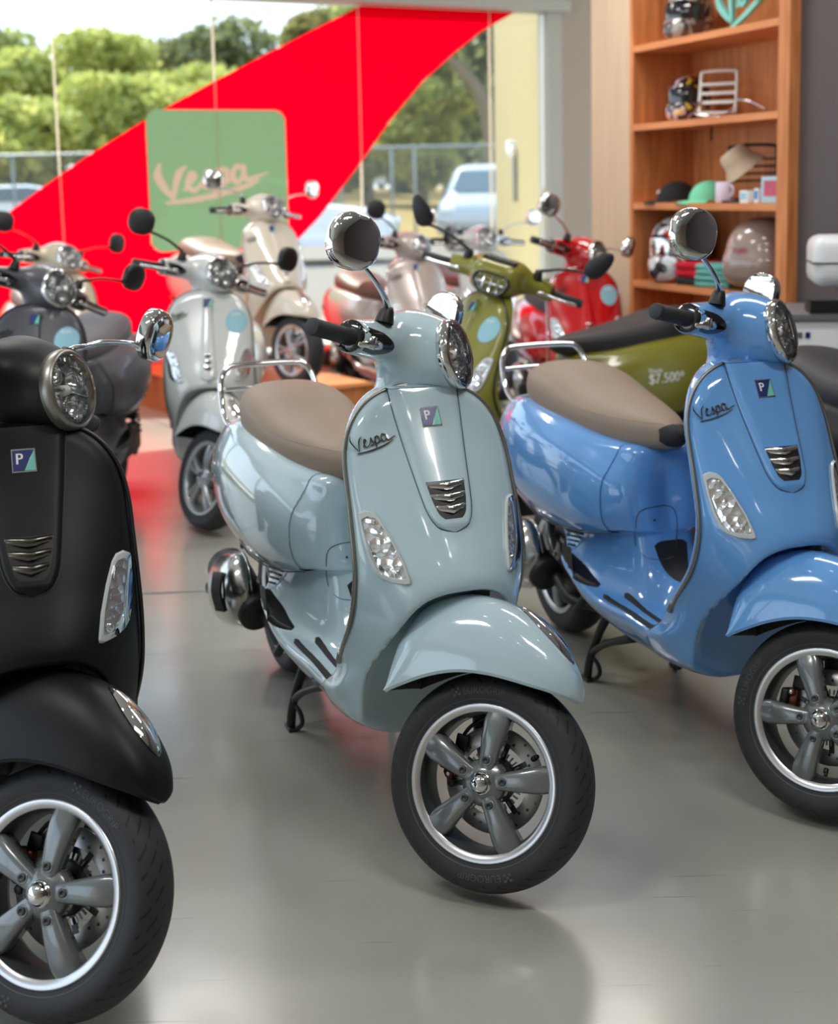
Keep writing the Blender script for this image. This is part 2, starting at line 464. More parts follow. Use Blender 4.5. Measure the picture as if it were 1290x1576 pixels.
def ribbon(mb, pts, wd, fmap, t, mi=0, sub=5):
    P = []; Wd = []
    n = len(pts); pts = [Vector((a, b)) for a, b in pts]
    for i in range(n-1):
        p0 = pts[i-1] if i > 0 else pts[0]*2-pts[1]; p1 = pts[i]; p2 = pts[i+1]
        p3 = pts[i+2] if i+2 < n else p2*2-p1
        for k in range(sub):
            s = k/sub
            P.append(.5*((2*p1)+(p2-p0)*s+(2*p0-5*p1+4*p2-p3)*s*s+(3*p1-p0-3*p2+p3)*s**3)); Wd.append(wd[i]*(1-s)+wd[i+1]*s)
    P.append(pts[-1]); Wd.append(wd[-1]); rows = []
    for i, p in enumerate(P):
        t2 = P[min(i+1, len(P)-1)]-P[max(i-1, 0)]; t2.normalize(); nn = Vector((-t2.y, t2.x))*Wd[i]/2
        a = p+nn; b = p-nn
        rows.append([fmap(a.x, a.y, 0), fmap(a.x, a.y, t), fmap(b.x, b.y, t), fmap(b.x, b.y, 0)])
    mb.grid(rows, mi, False, cyc=True)
    k = len(mb.v)
    mb.f += [[k-4, k-3, k-2, k-1], [k-4*len(P), k-4*len(P)+3, k-4*len(P)+2, k-4*len(P)+1]]; mb.m += [mi, mi]; mb.sm += [False, False]
def script_mesh(fmap, t, bold=1., name='script'):
    mb = MB()
    for pts, wd in SCRIPT: ribbon(mb, pts, [w*bold for w in wd], fmap, t)
    return mb.mesh(name)
def text_geo(s, size=1., extr=0.):
    """filled letter outlines of a text as (verts2d, faces, width)"""
    c = bpy.data.curves.new('t', 'FONT'); c.body = s; c.size = size; c.resolution_u = 3
    o = bpy.data.objects.new('t', c); COL.objects.link(o)
    dg = bpy.context.evaluated_depsgraph_get(); dg.update()
    me = bpy.data.meshes.new_from_object(o.evaluated_get(dg))
    v = [(p.co.x, p.co.y) for p in me.vertices]; f = [list(p.vertices) for p in me.polygons]
    bpy.data.objects.remove(o); bpy.data.curves.remove(c); bpy.data.meshes.remove(me)
    w = max(p[0] for p in v)
    return v, f, w
def text_into(mb, s, size, fmap, mi=0, bold=0.):
    v, f, w = text_geo(s, size)
    for dx in ((0,) if not bold else (-bold, 0, bold)):
        mb.add([fmap(a+dx-w/2, b) for a, b in v], f, mi, False)
    return w
# ------------------------------------------------------------------ shared scooter meshes
ME = {}
def onS(y, z, off=0.):
    e = 1e-3
    p = np.array([float(Ss(y, z)), y, z])
    dy = (float(Ss(y+e, z))-float(Ss(y-e, z)))/(2*e); dz = (float(Ss(y, z+e))-float(Ss(y, z-e)))/(2*e)
    n = np.array([1, -dy, -dz]); n /= np.linalg.norm(n)
    return Vector(p+n*off)
def build_body():
    P, F = snets(f_body, (-1.62, -.245, .16), (-.01, .245, .975), .0062)
    c = P[F].mean(1)
    shield = (c[:, 0] > -.52) & (c[:, 2] > .372+.0*c[:, 1])
    rear = (~shield) & ((c[:, 0] < -.60) & (c[:, 2] > .335+.0*c[:, 0]) & ((c[:, 0]+.72)*1.0-(c[:, 2]-.335)*.8 < .08))
    ME['leg_shield'] = mesh_np('leg_shield', *submesh(P, F, shield))
    ME['rear_body'] = mesh_np('rear_body', *submesh(P, F, rear))
    ME['floorboard'] = mesh_np('floorboard', *submesh(P, F, ~shield & ~rear))
    P, F = snets(f_cowl, (-1.60, -.24, .38), (-.66, .24, .76), .006)
    c = P[F].mean(1); keep = (c[:, 0] < -.775) & (c[:, 2] > seam_z(c[:, 0])-.012) & (np.abs(c[:, 1]) > .06)
    ME['cowlR'] = mesh_np('side_cowl', *submesh(P, F, keep & (c[:, 1] < 0))); ME['cowlL'] = mesh_np('side_cowl', *submesh(P, F, keep & (c[:, 1] > 0)))
    P, F = snets(f_seat, (-1.50, -.18, .63), (-.60, .18, .88), .006)
    ME['seat'] = mesh_np('seat', P, F)
    P, F = snets(f_head, (-.47, -.23, .84), (-.19, .23, 1.13), .005)
    ME['headset'] = mesh_np('headset', P, F)
    P, F = snets(f_head_sport, (-.47, -.23, .84), (-.19, .23, 1.13), .005)
    ME['headset_sport'] = mesh_np('headset', P, F)
def build_shield_bits():
    # edge trim running round the shield
    zs = list(np.linspace(.385, .76, 16)); pts = []
    for z in zs: pts.append((float(Ee(z))-.004, -float(Wl(z))-.001, z))
    for a in np.linspace(.12, PI-.12, 18):
        ca, sa = math.cos(a), math.sin(a)
        y = -.1835*abs(ca)**(2/2.6)*(1 if ca > 0 else -1); z = .76+.2*abs(sa)**(2/2.6)
        pts.append((float(Ee(z))-.004, y*1.005, z+.001))
    for z in zs[::-1]: pts.append((float(Ee(z))-.004, float(Wl(z))+.001, z))
    mb = MB(); mb.tube(pts, .0042, 8, sub=3)
    for s in (-1, 1): mb.cyl((float(Ee(.385))-.004, s*(.179), .392), (float(Ee(.37))-.008, s*.178, .366), .0075, seg=12)
    ME['edge_trim'] = mb.mesh('edge_trim')
    # horn cover: raised tapering strip
    hz = T([.683,.69,.70,.72,.75,.80,.87,.94,.957], [.0,.025,.036,.046,.052,.059,.068,.075,.076])
    rows = []
    zz = list(np.linspace(.957, .70, 40))+[.695,.69,.686,.6835]
    for z in zz:
        h = float(hz(z)); row = []
        for u in np.linspace(-1, 1, 31):
            e = 1-abs(u)**14
            row.append(onS(u*max(h, .001), z, .0008+.009*e*min(1, (z-.683)/.012)))
        rows.append(row)
    mb = MB(); mb.grid(rows, 0, True)
    # top lip
    top = rows[0]; mb.grid([[Vector((p.x-.03, p.y*.98, p.z+.004)) for p in top], [Vector((p.x, p.y, p.z+.001)) for p in top]], 0, True)
    ME['horn_cover'] = mb.mesh('horn_cover')
    mb = MB(); pts = [onS(float(hz(z))+.0022, z, .0006) for z in zz]; pl = [onS(-float(hz(z))-.0022, z, .0006) for z in zz]
    mb.tube(pts+pl[::-1][1:], .0008, 5, sub=1)
    ME['cover_gap'] = mb.mesh('cover_gap')
    # vent with three chevron bars
    mb = MB()
    def vp(y, z, o): return onS(y, z, o)
    poly = []
    zr = np.linspace(.774, .705, 14)
    hwv = T([.70,.712,.73,.775], [.012,.026,.033,.041])
    L = [(-float(hwv(z)), z) for z in zr]; Rr = [(float(hwv(z)), z+.000) for z in zr]
    mb.grid([[vp(a[0]*u, a[1], .0100+.0002*(1-abs(u))) for u in np.linspace(-1, 1, 11)] for a in Rr], 0, True)
    ME['vent_grille'] = mb.mesh('vent_grille')
    mb = MB()
    for zc_, w in ((.766, .041), (.745, .037), (.724, .031)):
        pts = [vp(-w, zc_+.006, .010), vp(-w*.5, zc_, .016), vp(0, zc_-.006, .0195), vp(w*.5, zc_, .016), vp(w, zc_+.006, .010)]
        rows = []
        for u in np.linspace(-1, 1, 21):
            h = .0048+.0018*(1-abs(u)); yy = u*w; z0 = zc_+.007*abs(u)-.004; o = .011+.009*(1-abs(u)**1.6)
            rows.append([vp(yy, z0+h, .008), vp(yy, z0+h, o-.002), vp(yy, z0+h*.3, o), vp(yy, z0-h, o-.004), vp(yy, z0-h, .008)])
        mb.grid(rows, 0, True, cyc=True)
    ME['vent_bar'] = mb.mesh('vent_bar')
    # narrow centre strip used on the older style shields
    nz_ = T([.60,.605,.62,.66,.72,.80,.90,.925,.93], [.0,.022,.032,.034,.030,.025,.020,.018,.0])
    rows = []
    for z in list(np.linspace(.93, .62, 34))+[.612,.605,.602]:
        h = max(float(nz_(z)), .001)
        rows.append([onS(u*h, z, .0005+.015*(1-abs(u)**3)) for u in np.linspace(-1, 1, 15)])
    mb = MB(); mb.grid(rows, 0, True); ME['narrow_strip'] = mb.mesh('centre_strip')
    mb = MB()
    for zc_, w in ((.690, .022), (.666, .024), (.642, .025)):
        mb.grid([[onS(u*w, zc_+.003+.006*abs(u), .0165-.012*abs(u)**3) , onS(u*w, zc_-.006+.006*abs(u), .0165-.012*abs(u)**3)] for u in np.linspace(-1, 1, 13)], 1, True, flip=True)
        mb.grid([[onS(u*w, zc_+.007+.006*abs(u), .014-.012*abs(u)**3), onS(u*w, zc_+.005+.006*abs(u), .022-.014*abs(u)**3), onS(u*w, zc_+.0015+.006*abs(u), .014-.012*abs(u)**3)] for u in np.linspace(-1, 1, 13)], 0, True, flip=True)
    ME['narrow_bars'] = mb.mesh('vent_bar')
    mb = MB()
    mb.prism([(-.0165,.918),(-.0165,.885),(.0005,.885),(.0165,.918)], lambda p: onS(p[0], p[1], .008), lambda p: onS(p[0], p[1], .0185), 1)
    mb.prism([(.0165,.918),(.0012,.885),(.0165,.885)], lambda p: onS(p[0], p[1], .008), lambda p: onS(p[0], p[1], .0185), 2)
    ME['narrow_badge'] = mb.mesh('badge')
    # badge
    mb = MB()
    bd = [(-.0185, .912), (.0185, .912), (.0195, .878), (-.0185, .878)]
    f0 = lambda p: vp(p[0], p[1], .008)
    mb.prism([(-.0205,.9145),(-.0205,.8755),(.0215,.8755),(.0205,.9145)], f0, lambda p: vp(p[0], p[1], .0115), 0)
    mb.prism([(-.0185,.912),(-.0185,.878),(.0005,.878),(.0185,.912)], f0, lambda p: vp(p[0], p[1], .0125), 1)
    mb.prism([(.0185,.912),(.0012,.878),(.0195,.878)], f0, lambda p: vp(p[0], p[1], .0125), 2)
    text_into(mb, 'P', .026, lambda a, b: vp(a-.0075, b+.889, .0130), 3, .0006)
    ME['badge'] = mb.mesh('badge')
    ca, sa = math.cos(.26), math.sin(.26)
    def fm(u, v, h):
        a = u*.086; b = v*.086
        return vp(-.160+a*ca-b*sa, .838+a*sa+b*ca, .001+h)
    ME['script'] = script_mesh(fm, .0035, .62)
    # indicators (right one; left mirrored)
    out = [(-.171,.716),(-.160,.7225),(-.147,.7205),(-.139,.711),(-.126,.680),(-.113,.640),(-.106,.605),(-.1065,.5985),(-.113,.596),(-.132,.597),(-.148,.603),(-.158,.614),(-.165,.640),(-.170,.68)]
    cx = sum(p[0] for p in out)/len(out); cz = sum(p[1] for p in out)/len(out)
    def sc(k, dx=0.): return [(cx+(p[0]-cx)*k, cz+(p[1]-cz)*k) for p in out]
    for s, nm in ((1, 'R'), (-1, 'L')):
        mp = lambda p, o, s=s: vp(p[0]*s, p[1], o)
        def ring(mb, k0, k1, o0, o1, mi):
            a = sc(k0); b = sc(k1); n = len(a)
            rows = [[mp(q, o0) for q in a], [mp(q, o1) for q in b]]
            mb.grid([r for r in rows], mi, True, cyc=True, flip=(s < 0))
        def capf(mb, k, o, mi, dome=0., nr=6):
            rows = [[mp(q, o+dome*(1-(1-i/nr)**2)) for q in sc(k*(1-i/nr)+.001)] for i in range(nr+1)]
            mb.grid(rows, mi, True, cyc=True, flip=(s < 0))
        mb = MB(); ring(mb, 1.08, 1.03, .0005, .006, 0); ring(mb, 1.03, .9, .006, .0065, 0); ring(mb, .9, .88, .0065, .002, 0)
        capf(mb, .92, .0016, 1)
        # little reflector ribs
        for i in range(7):
            z = .610+.0155*i
            xs = [q for q in out]
            yl = -.163+.0*(i) if i > 1 else -.152; yr = float(T([.6,.64,.68,.715], [-.113,-.120,-.131,-.146])(z))
            mb.prism([(yl+.006, z), (yl+.006, z+.003), (yr-.006, z+.003), (yr-.006, z)], lambda p: mp(p, .002), lambda p: mp(p, .0045), 1)
        p = mp((-.122, .612), .003); mb.lathe([(0, .003), (.007, .0025), (.009, 0)], 16, 'X', 1, Matrix.Translation(p))
        ME['ind'+nm] = mb.mesh('indicator')
        mb = MB(); capf(mb, 1.02, .0068, 0, .007)
        ME['indlens'+nm] = mb.mesh('indicator_lens')
    # round paper sticker (left half of the shield)
    mb = MB(); cyy, czz, rr = .118, .828, .043
    def disc(r, o, mi):
        rows = [[vp(cyy+k/5*r*math.cos(a), czz+k/5*r*1.08*math.sin(a), o) for a in np.linspace(0, 2*PI, 33)[:-1]] for k in (5, 4, 3, 2, 1, .02)]
        mb.grid(rows, mi, True, cyc=True)
    disc(rr, .0012, 0)
    fm2 = lambda u, v, h: vp(cyy-.019+u*.038, czz+.026+v*.038, .0022+h)
    for pts, wd in SCRIPT: ribbon(mb, pts, [w*1.1 for w in wd], fm2, .0003, 2)
    ME['sticker'] = mb.mesh('round_sticker')
    mb = MB(); disc(rr*1.03, .0009, 0); ME['sticker_rim'] = mb.mesh('sticker_rim')
def build_fender():
    Rc = T([53,56,64,72,83,92,100,107,116,124,134,144,152], [.246,.256,.279,.296,.318,.338,.352,.362,.367,.362,.338,.300,.263])
    Re = T([53,56,64,72,83,96,113,131,142,152], [.243,.241,.230,.220,.213,.212,.218,.230,.242,.259])
    Wd = T([53,55,60,68,78,92,110,130,152], [.010,.030,.050,.068,.080,.088,.092,.092,.088])
    ths = np.linspace(53, 152, 64); us = np.linspace(-1, 1, 41)
    def pt(th, u, off=0.):
        rc = float(Rc(th)); re_ = float(Re(th)); w = float(Wd(th))
        # |u|=1 edge, u=0 crest
        a = abs(u)*PI/2; cy = math.sin(a)**.80; cz = math.cos(a)**.72 if abs(u) < 1 else 0
        r = re_+(rc-re_)*cz+off; y = (w+off*.5)*cy*(1 if u > 0 else -1)
        t = R(th); return Vector((r*math.cos(t), y, r*math.sin(t)))
    mb = MB()
    outer = [[pt(t, u) for u in us] for t in ths]; inner = [[pt(t, u, -.006) for u in us] for t in ths]
    mb.grid(outer, 0, True, flip=False); mb.grid(inner, 1, True, flip=True)
    def strip(a, b): mb.grid([a, b], 0, True)
    strip([r[0] for r in outer], [r[0] for r in inner]); strip([r[-1] for r in inner], [r[-1] for r in outer])
    strip(outer[0], inner[0]); strip(inner[-1], outer[-1])
    ME['fender'] = mb.mesh('front_fender')
    # chrome crest
    mb = MB(); rows = []
    for t in np.linspace(66, 93, 24):
        k = (t-66)/27; w = .19*math.sin(PI*min(1, k*1.02+.0))**.7*(1.25-.7*k)+.002
        rows.append([pt(t, u*w, .0015+.010*(1-u*u)*math.sin(PI*k)**.5) for u in np.linspace(-1, 1, 11)])
    mb.grid(rows, 0, True); ME['fender_crest'] = mb.mesh('fender_crest')
    # trailing link and suspension seen on the far side of the wheel
    mb = MB()
    mb.tube([(0, .058, 0), (-.05, .085, .03), (-.09, .088, .12), (-.10, .06, .24), (-.11, .02, .34), (-.13, 0, .42)], [.026, .018, .016, .016, .018, .02], 12)
    mb.cyl((-.03, .088, .06), (-.065, .080, .24), .019, seg=16)
    for i in range(7): 
        z = .06+.024*i; mb.tube([(-.03-.006*i+.026*math.cos(a), .083+.026*math.sin(a), z+.01*a/6.28) for a in np.linspace(0, 6.28, 9)], .0035, 6, sub=1)
    ME['link'] = mb.mesh('suspension_link')
def build_wheels():
    mb = MB()
    prof = [(.150,-.040),(.158,-.047),(.166,-.050),(.172,-.0505),(.180,-.0535),(.192,-.0555),(.203,-.0545),(.2125,-.0490),(.2195,-.040),(.2255,-.027),(.2290,-.013),(.2300,0)]
    prof = prof+[(r, -h) for r, h in prof[::-1][1:]]
    mb.lathe(prof, 96, 'Y', 0, close=False)
    ME['tyre'] = mb.mesh('tyre')
    mb = MB()
    for c in (PI*1.5+R(12), PI/2+R(12)):
        v, f, w = text_geo('EUROGRIP', .021)
        def fm(a, b):
            rr = .186+b; th = c-(a-w/2)/.196
            yy = -.0562+(.0006 if abs(rr-.195) < .006 else .0012)*0
            yy = -(float(T([.18,.192,.203,.2125], [.0535,.0555,.0545,.0490])(rr))+.0006)
            return (rr*math.cos(th), yy, rr*math.sin(th))
        mb.add([fm(a, b) for a, b in v], f, 0, False)
        # chequer marks beside the name
        for i in range(3):
            for j in range(3):
                if (i+j) % 2 == 0:
                    a0 = c+(w/2+.006+i*.006)/.196; r0 = .187+j*.006
                    mb.add([(r0*math.cos(a0), -.0561, r0*math.sin(a0)), ((r0+.005)*math.cos(a0), -.0561, (r0+.005)*math.sin(a0)), ((r0+.005)*math.cos(a0+.028), -.0561, (r0+.005)*math.sin(a0+.028)), (r0*math.cos(a0+.028), -.0561, r0*math.sin(a0+.028))], [(0, 1, 2, 3)], 0, False)
    mb.lathe([(.1735, -.0512), (.1745, -.0522), (.1755, -.0525)], 96, 'Y', 0)
    ME['tyre_lettering'] = mb.mesh('tyre_lettering')
    # rim: 0 machined lip, 1 dark barrel, 2 spoke paint, 3 bolt
    mb = MB()
    mb.lathe([(.1655,-.0475),(.1640,-.0520),(.1620,-.0530),(.1480,-.0470),(.1465,-.0450)], 96, 'Y', 0)
    mb.lathe([(.1465,-.0450),(.1445,-.040),(.1400,-.022),(.1400,.030),(.1480,.048),(.1655,.050)], 96, 'Y', 1)
    mb.lathe([(.1655,.050),(.1500,.030),(.150,-.030),(.1655,-.0475)], 96, 'Y', 1)
    rim = MB(); rim.__dict__.update({k: list(v) for k, v in mb.__dict__.items()})
    yf = T([.015,.035,.06,.10,.13,.149], [-.054,-.056,-.0575,-.057,-.052,-.046])
    hwd = T([.015,.035,.06,.10,.135,.149], [.017,.0180,.0205,.0255,.0285,.0265])
    for k in range(5):
        A = R(90+72*k); ca, sa = math.cos(A), math.sin(A); rows = []
        for r in np.linspace(.018, .149, 22):
            w = float(hwd(r)); y0 = float(yf(r)); row = []
            dep = .026+.012*(r-.018)/.13
            for (a, b) in ((-1, 1), (-1, .40), (-.94, .16), (-.74, .03), (-.38, -.02), (0, -.035), (.38, -.02), (.74, .03), (.94, .16), (1, .40), (1, 1), (.6, 1.), (-.6, 1.)):
                yy = y0+b*dep; t = a*w
                row.append((r*ca-t*sa, yy, r*sa+t*ca))
            rows.append(row)
        mb.grid(rows, 2, True, cyc=True)
        A2 = A; c = Vector((.049*math.cos(A2), 0, .049*math.sin(A2)))
        mb.lathe([(.0125,-.0540),(.0120,-.0580),(.0098,-.0590),(.0090,-.0565),(.0078,-.0565)], 18, 'Y', 2, Matrix.Translation(c))
        mb.lathe([(.0078,-.0565),(.0075,-.0610),(.0045,-.0615),(.0040,-.0585),(0,-.0585)], 18, 'Y', 3, Matrix.Translation(c))
    mb.lathe([(0,-.060),(.026,-.060),(.032,-.056),(.046,-.048),(.050,-.040),(.050,-.02),(0,-.02)], 40, 'Y', 2)
    mb.lathe([(0,.06),(.028,.06),(.03,-.02),(0,-.02)], 24, 'Y', 1)
    ME['rim'] = mb.mesh('wheel_rim')
    mb = rim
    for k in range(5):
        for dA in (-9, 9):
            A = R(90+72*k+dA*.55); ca, sa = math.cos(A), math.sin(A); rows = []
            for r in np.linspace(.02, .149, 16):
                w = .0085+.003*(r/.15); off = dA*.0008*(r/.15)*1.2; y0 = float(yf(r)); row = []
                for (a, b) in ((-1, 1), (-1, .3), (-.6, .0), (.6, .0), (1, .3), (1, 1)):
                    t = a*w+off; row.append((r*ca-t*sa, y0+b*.03, r*sa+t*ca))
                rows.append(row)
            mb.grid(rows, 2, True, cyc=True)
        A = R(54+72*k); c = Vector((.030*math.cos(A), 0, .030*math.sin(A)))
        mb.lathe([(.006,-.055),(.0055,-.064),(0,-.064)], 12, 'Y', 3, Matrix.Translation(c))
    mb.lathe([(0,-.062),(.012,-.062),(.018,-.056),(.040,-.057),(.048,-.052),(.050,-.02),(0,-.02)], 30, 'Y', 2)
    mb.lathe([(0,.06),(.028,.06),(.03,-.02),(0,-.02)], 24, 'Y', 1)
    ME['rim_twin'] = mb.mesh('wheel_rim')
    mb = MB(); mb.lathe([(.0245,-.058),(.0245,-.0605),(.0225,-.0625),(.0215,-.063),(.0195,-.070),(.0145,-.0765),(.008,-.0795),(0,-.0805)], 32, 'Y')
    ME['hub_cap'] = mb.mesh('hub_cap')
    # brake disc with drilled look: 0 steel, 1 carrier, 2 hole
    mb = MB(); mb.lathe([(.076,.020),(.112,.020),(.113,.022),(.112,.024),(.076,.024),(.076,.020)], 72, 'Y', 0)
    for i in range(30):
        a = 2*PI*i/30; r = .087+.0085*(i % 3)
        mb.lathe([(.0034,.0194),(0,.0194)], 10, 'Y', 1, Matrix.Translation((r*math.cos(a), 0, r*math.sin(a))))
    for i in range(9):
        a = 2*PI*i/9; mb.box((0, 0, 0), (.05, .004, .012), 1, Matrix.Translation((.058*math.cos(a), .021, .058*math.sin(a))) @ Matrix.Rotation(-a, 4, 'Y'))
    for i in range(36):
        a = 2*PI*i/36; mb.box((0, 0, 0), (.012, .003, .0035), 0, Matrix.Translation((.060*math.cos(a), .016, .060*math.sin(a))) @ Matrix.Rotation(-a, 4, 'Y'))
    mb.lathe([(0,.014),(.045,.014),(.05,.018),(.05,.028),(0,.028)], 30, 'Y', 1)
    ME['brake_disc'] = mb.mesh('brake_disc')
    mb = MB()
    mb.box((-.098, .018, .012), (.034, .030, .062), 0, None, .007)
    mb.box((-.112, .010, .018), (.020, .040, .045), 1, None, .006)
    for z in (-.012, .034): mb.cyl((-.098, -.004, z), (-.098, .03, z), .010, seg=14, mi=0); mb.cyl((-.098, -.008, z), (-.098, -.003, z), .0055, seg=10, mi=2)
    mb.cyl((-.088, -.0, -.03), (-.088, .03, -.03), .009, seg=12, mi=1)
    mb.box((-.088, .012, .060), (.030, .006, .030), 1, Matrix.Rotation(0, 4, 'Y'), .003)
    mb.tube([(-.10, .02, .045), (-.085, .03, .09), (-.05, .04, .13), (-.03, .05, .2)], .0045, 8, 1)
    ME['caliper'] = mb.mesh('brake_caliper')
    mb = MB(); mb.tube([(.09, -.02, .075), (.100, -.028, .083)], .0045, 8); mb.cyl((.088, -.02, .073), (.096, -.026, .079), .006, seg=10)
    ME['valve'] = mb.mesh('tyre_valve')
def frame(o, n, up=Vector((0, 0, 1))):
    """matrix whose local X is n"""
    n = Vector(n).normalized(); y = up.cross(n).normalized(); z = n.cross(y)
    return Matrix(((n.x, y.x, z.x, o[0]), (n.y, y.y, z.y, o[1]), (n.z, y.z, z.z, o[2]), (0, 0, 0, 1)))
def build_top_bits():
    Mh = frame(HC, HN)
    mb = MB(); mb.lathe([(.066,-.014),(.0750,-.014),(.0755,-.002),(.0745,.006),(.0705,.011),(.0665,.011),(.0655,.006),(.064,-.004)], 56, 'X', 0, Mh); ME['headlight_ring'] = mb.mesh('headlight')
    mb = MB(); mb.lathe([(.0665,.004),(.061,-.012),(.047,-.032),(.02,-.044),(0,-.046)], 56, 'X', 0, Mh)
    for i in range(24):
        a = 2*PI*i/24; mb.box((0, 0, 0), (.003, .004, .012), 0, Mh @ Matrix.Rotation(a, 4, 'X') @ Matrix.Translation((.0, 0, .0615)))
    mb.box((-.014, 0, -.001), (.022, .118, .0035), 0, Mh, .001)
    for sy in (-1, 1):
        for sz in (-1, 1): mb.lathe([(0, -.030), (.012, -.026), (.021, -.014), (.022, -.012), (.021, -.011)], 20, 'X', 0, Mh @ Matrix.Translation((0, sy*.026, sz*.024)))
    mb.lathe([(0, .002), (.009, -.003), (.011, -.018), (0, -.03)], 16, 'X', 1, Mh)
    ME['headlight_refl'] = mb.mesh('reflector')
    mb = MB(); mb.lathe([(.0665,.008),(.066,.012),(.060,.0165),(.045,.021),(.025,.0240),(0,.0250)], 56, 'X', 0, Mh); ME['headlight_lens'] = mb.mesh('headlight_lens')
    # sport hexagonal lamp
    Ms = frame((-.236, 0, 1.018), (.96, 0, .22)); hexp = [(-.066,.004),(-.052,.034),(.052,.034),(.066,.004),(.040,-.036),(-.040,-.036)]
    def hx(k): return [(a*k, b*k) for a, b in hexp]
    def rnd(poly, n=6):
        o = []
        for i, p in enumerate(poly):
            a = Vector(poly[i-1]); b = Vector(p); c = Vector(poly[(i+1) % len(poly)]); pa = b+(a-b)*.3; pc = b+(c-b)*.3
            for k in range(n+1):
                t = k/n; o.append(tuple((1-t)**2*pa+2*t*(1-t)*b+t*t*pc))
        return o
    def loop(k, x): return [Ms @ Vector((x, a, b)) for a, b in rnd(hx(k))]
    mb = MB(); mb.grid([loop(1.18,-.02), loop(1.18,.004), loop(1.12,.010), loop(1.02,.008), loop(1.0,-.004)], 0, True, cyc=True); ME['sport_ring'] = mb.mesh('headlight')
    mb = MB(); mb.grid([loop(1.0,-.002), loop(.8,-.018), loop(.4,-.026), loop(.02,-.028)], 0, True, cyc=True)
    mb.box((-.008, 0, 0), (.02, .12, .006), 0, Ms)
    for yy in (-.03, 0, .03): mb.box((-.010, yy, 0), (.016, .004, .06), 0, Ms)
    ME['sport_refl'] = mb.mesh('reflector')
    mb = MB(); mb.grid([loop(1.02,.006), loop(.9,.012), loop(.5,.017), loop(.02,.018)], 0, True, cyc=True); ME['sport_lens'] = mb.mesh('headlight_lens')
    mb = MB(); mb.box((-.345, 0, 1.090), (.10, .135, .018), 0, Matrix.Translation((-.345, 0, 1.09)) @ Matrix.Rotation(R(-8), 4, 'Y') @ Matrix.Translation((.345, 0, -1.09)), .008); ME['visor'] = mb.mesh('black_visor')
    for s, nm in ((-1, 'R'), (1, 'L')):
        mb = MB(); g0 = Vector((-.416, s*.205, 1.004)); g1 = Vector((-.440, s*.326, .996)); d = (g1-g0).normalized()
        mb.cyl(g0, g1, .0175, seg=28); mb.cyl(g1-d*.004, g1+d*.006, .0185, .0175, seg=28)
        for i in range(9): mb.cyl(g0+d*(.006+.0035*i), g0+d*(.0078+.0035*i), .0182, seg=28)
        ME['grip'+nm] = mb.mesh('grip')
        # dark recess in the end of the arm, projected on the headset
        mb = MB(); cyc = []
        def hs(y, z):   # front surface of the arm at y,z
            xs = np.linspace(-.25, -.42, 240); v = f_head(xs, np.full(240, y), np.full(240, z)); i = np.argmax(v < 0)
            return xs[i] if (v < 0).any() else -.40
        rows = []
        for k in (1, .8, .5, .03):
            row = []
            for a in np.linspace(0, 2*PI, 25)[:-1]:
                yy = .173+.050*k*math.cos(a); zz = 1.006+.025*k*math.sin(a)*(1.05-.25*math.cos(a)*-1)
                yy = min(yy, .2115)
                zz = min(max(zz, .982), 1.031)
                row.append((float(hs(s*yy, zz))+.0012, s*yy, zz))
            rows.append(row)
        mb.grid(rows, 0, True, cyc=True, flip=(s > 0))
        mb.lathe([(.0335,.2115),(.032,.214),(.018,.2145)], 28, 'Y', 0, Matrix.Translation((-.419, 0, 1.006)) @ Matrix.Scale(s, 4, (0, 1, 0)))
        ME['pod'+nm] = mb.mesh('switch_recess')
        mb = MB(); mb.lathe([(.0225,.195),(.0245,.199),(.0245,.207),(.021,.212),(.018,.213)], 28, 'Y', 0, Matrix.Translation((-.415, 0, 1.006)) @ Matrix.Scale(s, 4, (0, 1, 0)))
        mb.tube([(-.383, s*.150, 1.007), (-.372, s*.165, 1.005), (-.375, s*.185, 1.003), (-.381, s*.205, 1.001), (-.391, s*.26, .996), (-.406, s*.315, .993)], [.009, .0095, .008, .0065, .0055, .0065], 10, sx=.7)
        mb.cyl((-.379, s*.150, .991), (-.379, s*.150, 1.022), .0085, seg=14)
        ME['lever'+nm] = mb.mesh('brake_lever')
        mb = MB(); mb.lathe([(.0225,.195),(.0245,.199),(.0245,.207),(.021,.212),(.018,.213)], 28, 'Y', 0, Matrix.Translation((-.415, 0, 1.006)) @ Matrix.Scale(s, 4, (0, 1, 0)))
        mb.tube([(-.385, s*.142, 1.003), (-.376, s*.158, 1.003), (-.375, s*.180, 1.001), (-.383, s*.203, .997), (-.397, s*.212, .991)], [.007, .0095, .0105, .0085, .006], 12, sx=.8)
        mb.cyl((-.379, s*.190, .989), (-.379, s*.190, 1.015), .0095, seg=14)
        ME['leverS'+nm] = mb.mesh('brake_lever')
        # mirror: stem and round shell
        mb = MB(); mb.lathe([(.020,0),(.0195,.006),(.0150,.026),(.0120,.034),(.0,.034)], 20, 'Z', 1, Matrix.Translation((-.386, s*.143, 1.053)))
        mb.tube([(-.386, s*.143, 1.077), (-.383, s*.153, 1.088), (-.379, s*.178, 1.098), (-.380, s*.225, 1.117), (-.377, s*.295, 1.131), (-.374, s*.33, 1.133)], [.0075,.0070,.0060,.0055,.0055,.007], 12)
        ME['mstem'+nm] = mb.mesh('mirror')
        if s > 0:
            mb = MB(); mb.lathe([(.020,0),(.0195,.006),(.0150,.026),(.0120,.034),(.0,.034)], 20, 'Z', 1, Matrix.Translation((-.386, s*.143, 1.053)))
            mb.tube([(-.386, .143, 1.077), (-.392, .150, 1.094), (-.42, .19, 1.115), (-.47, .26, 1.125), (-.495, .30, 1.13)], [.0075,.0065,.0055,.0055,.007], 12)
            ME['mstemB'] = mb.mesh('mirror')
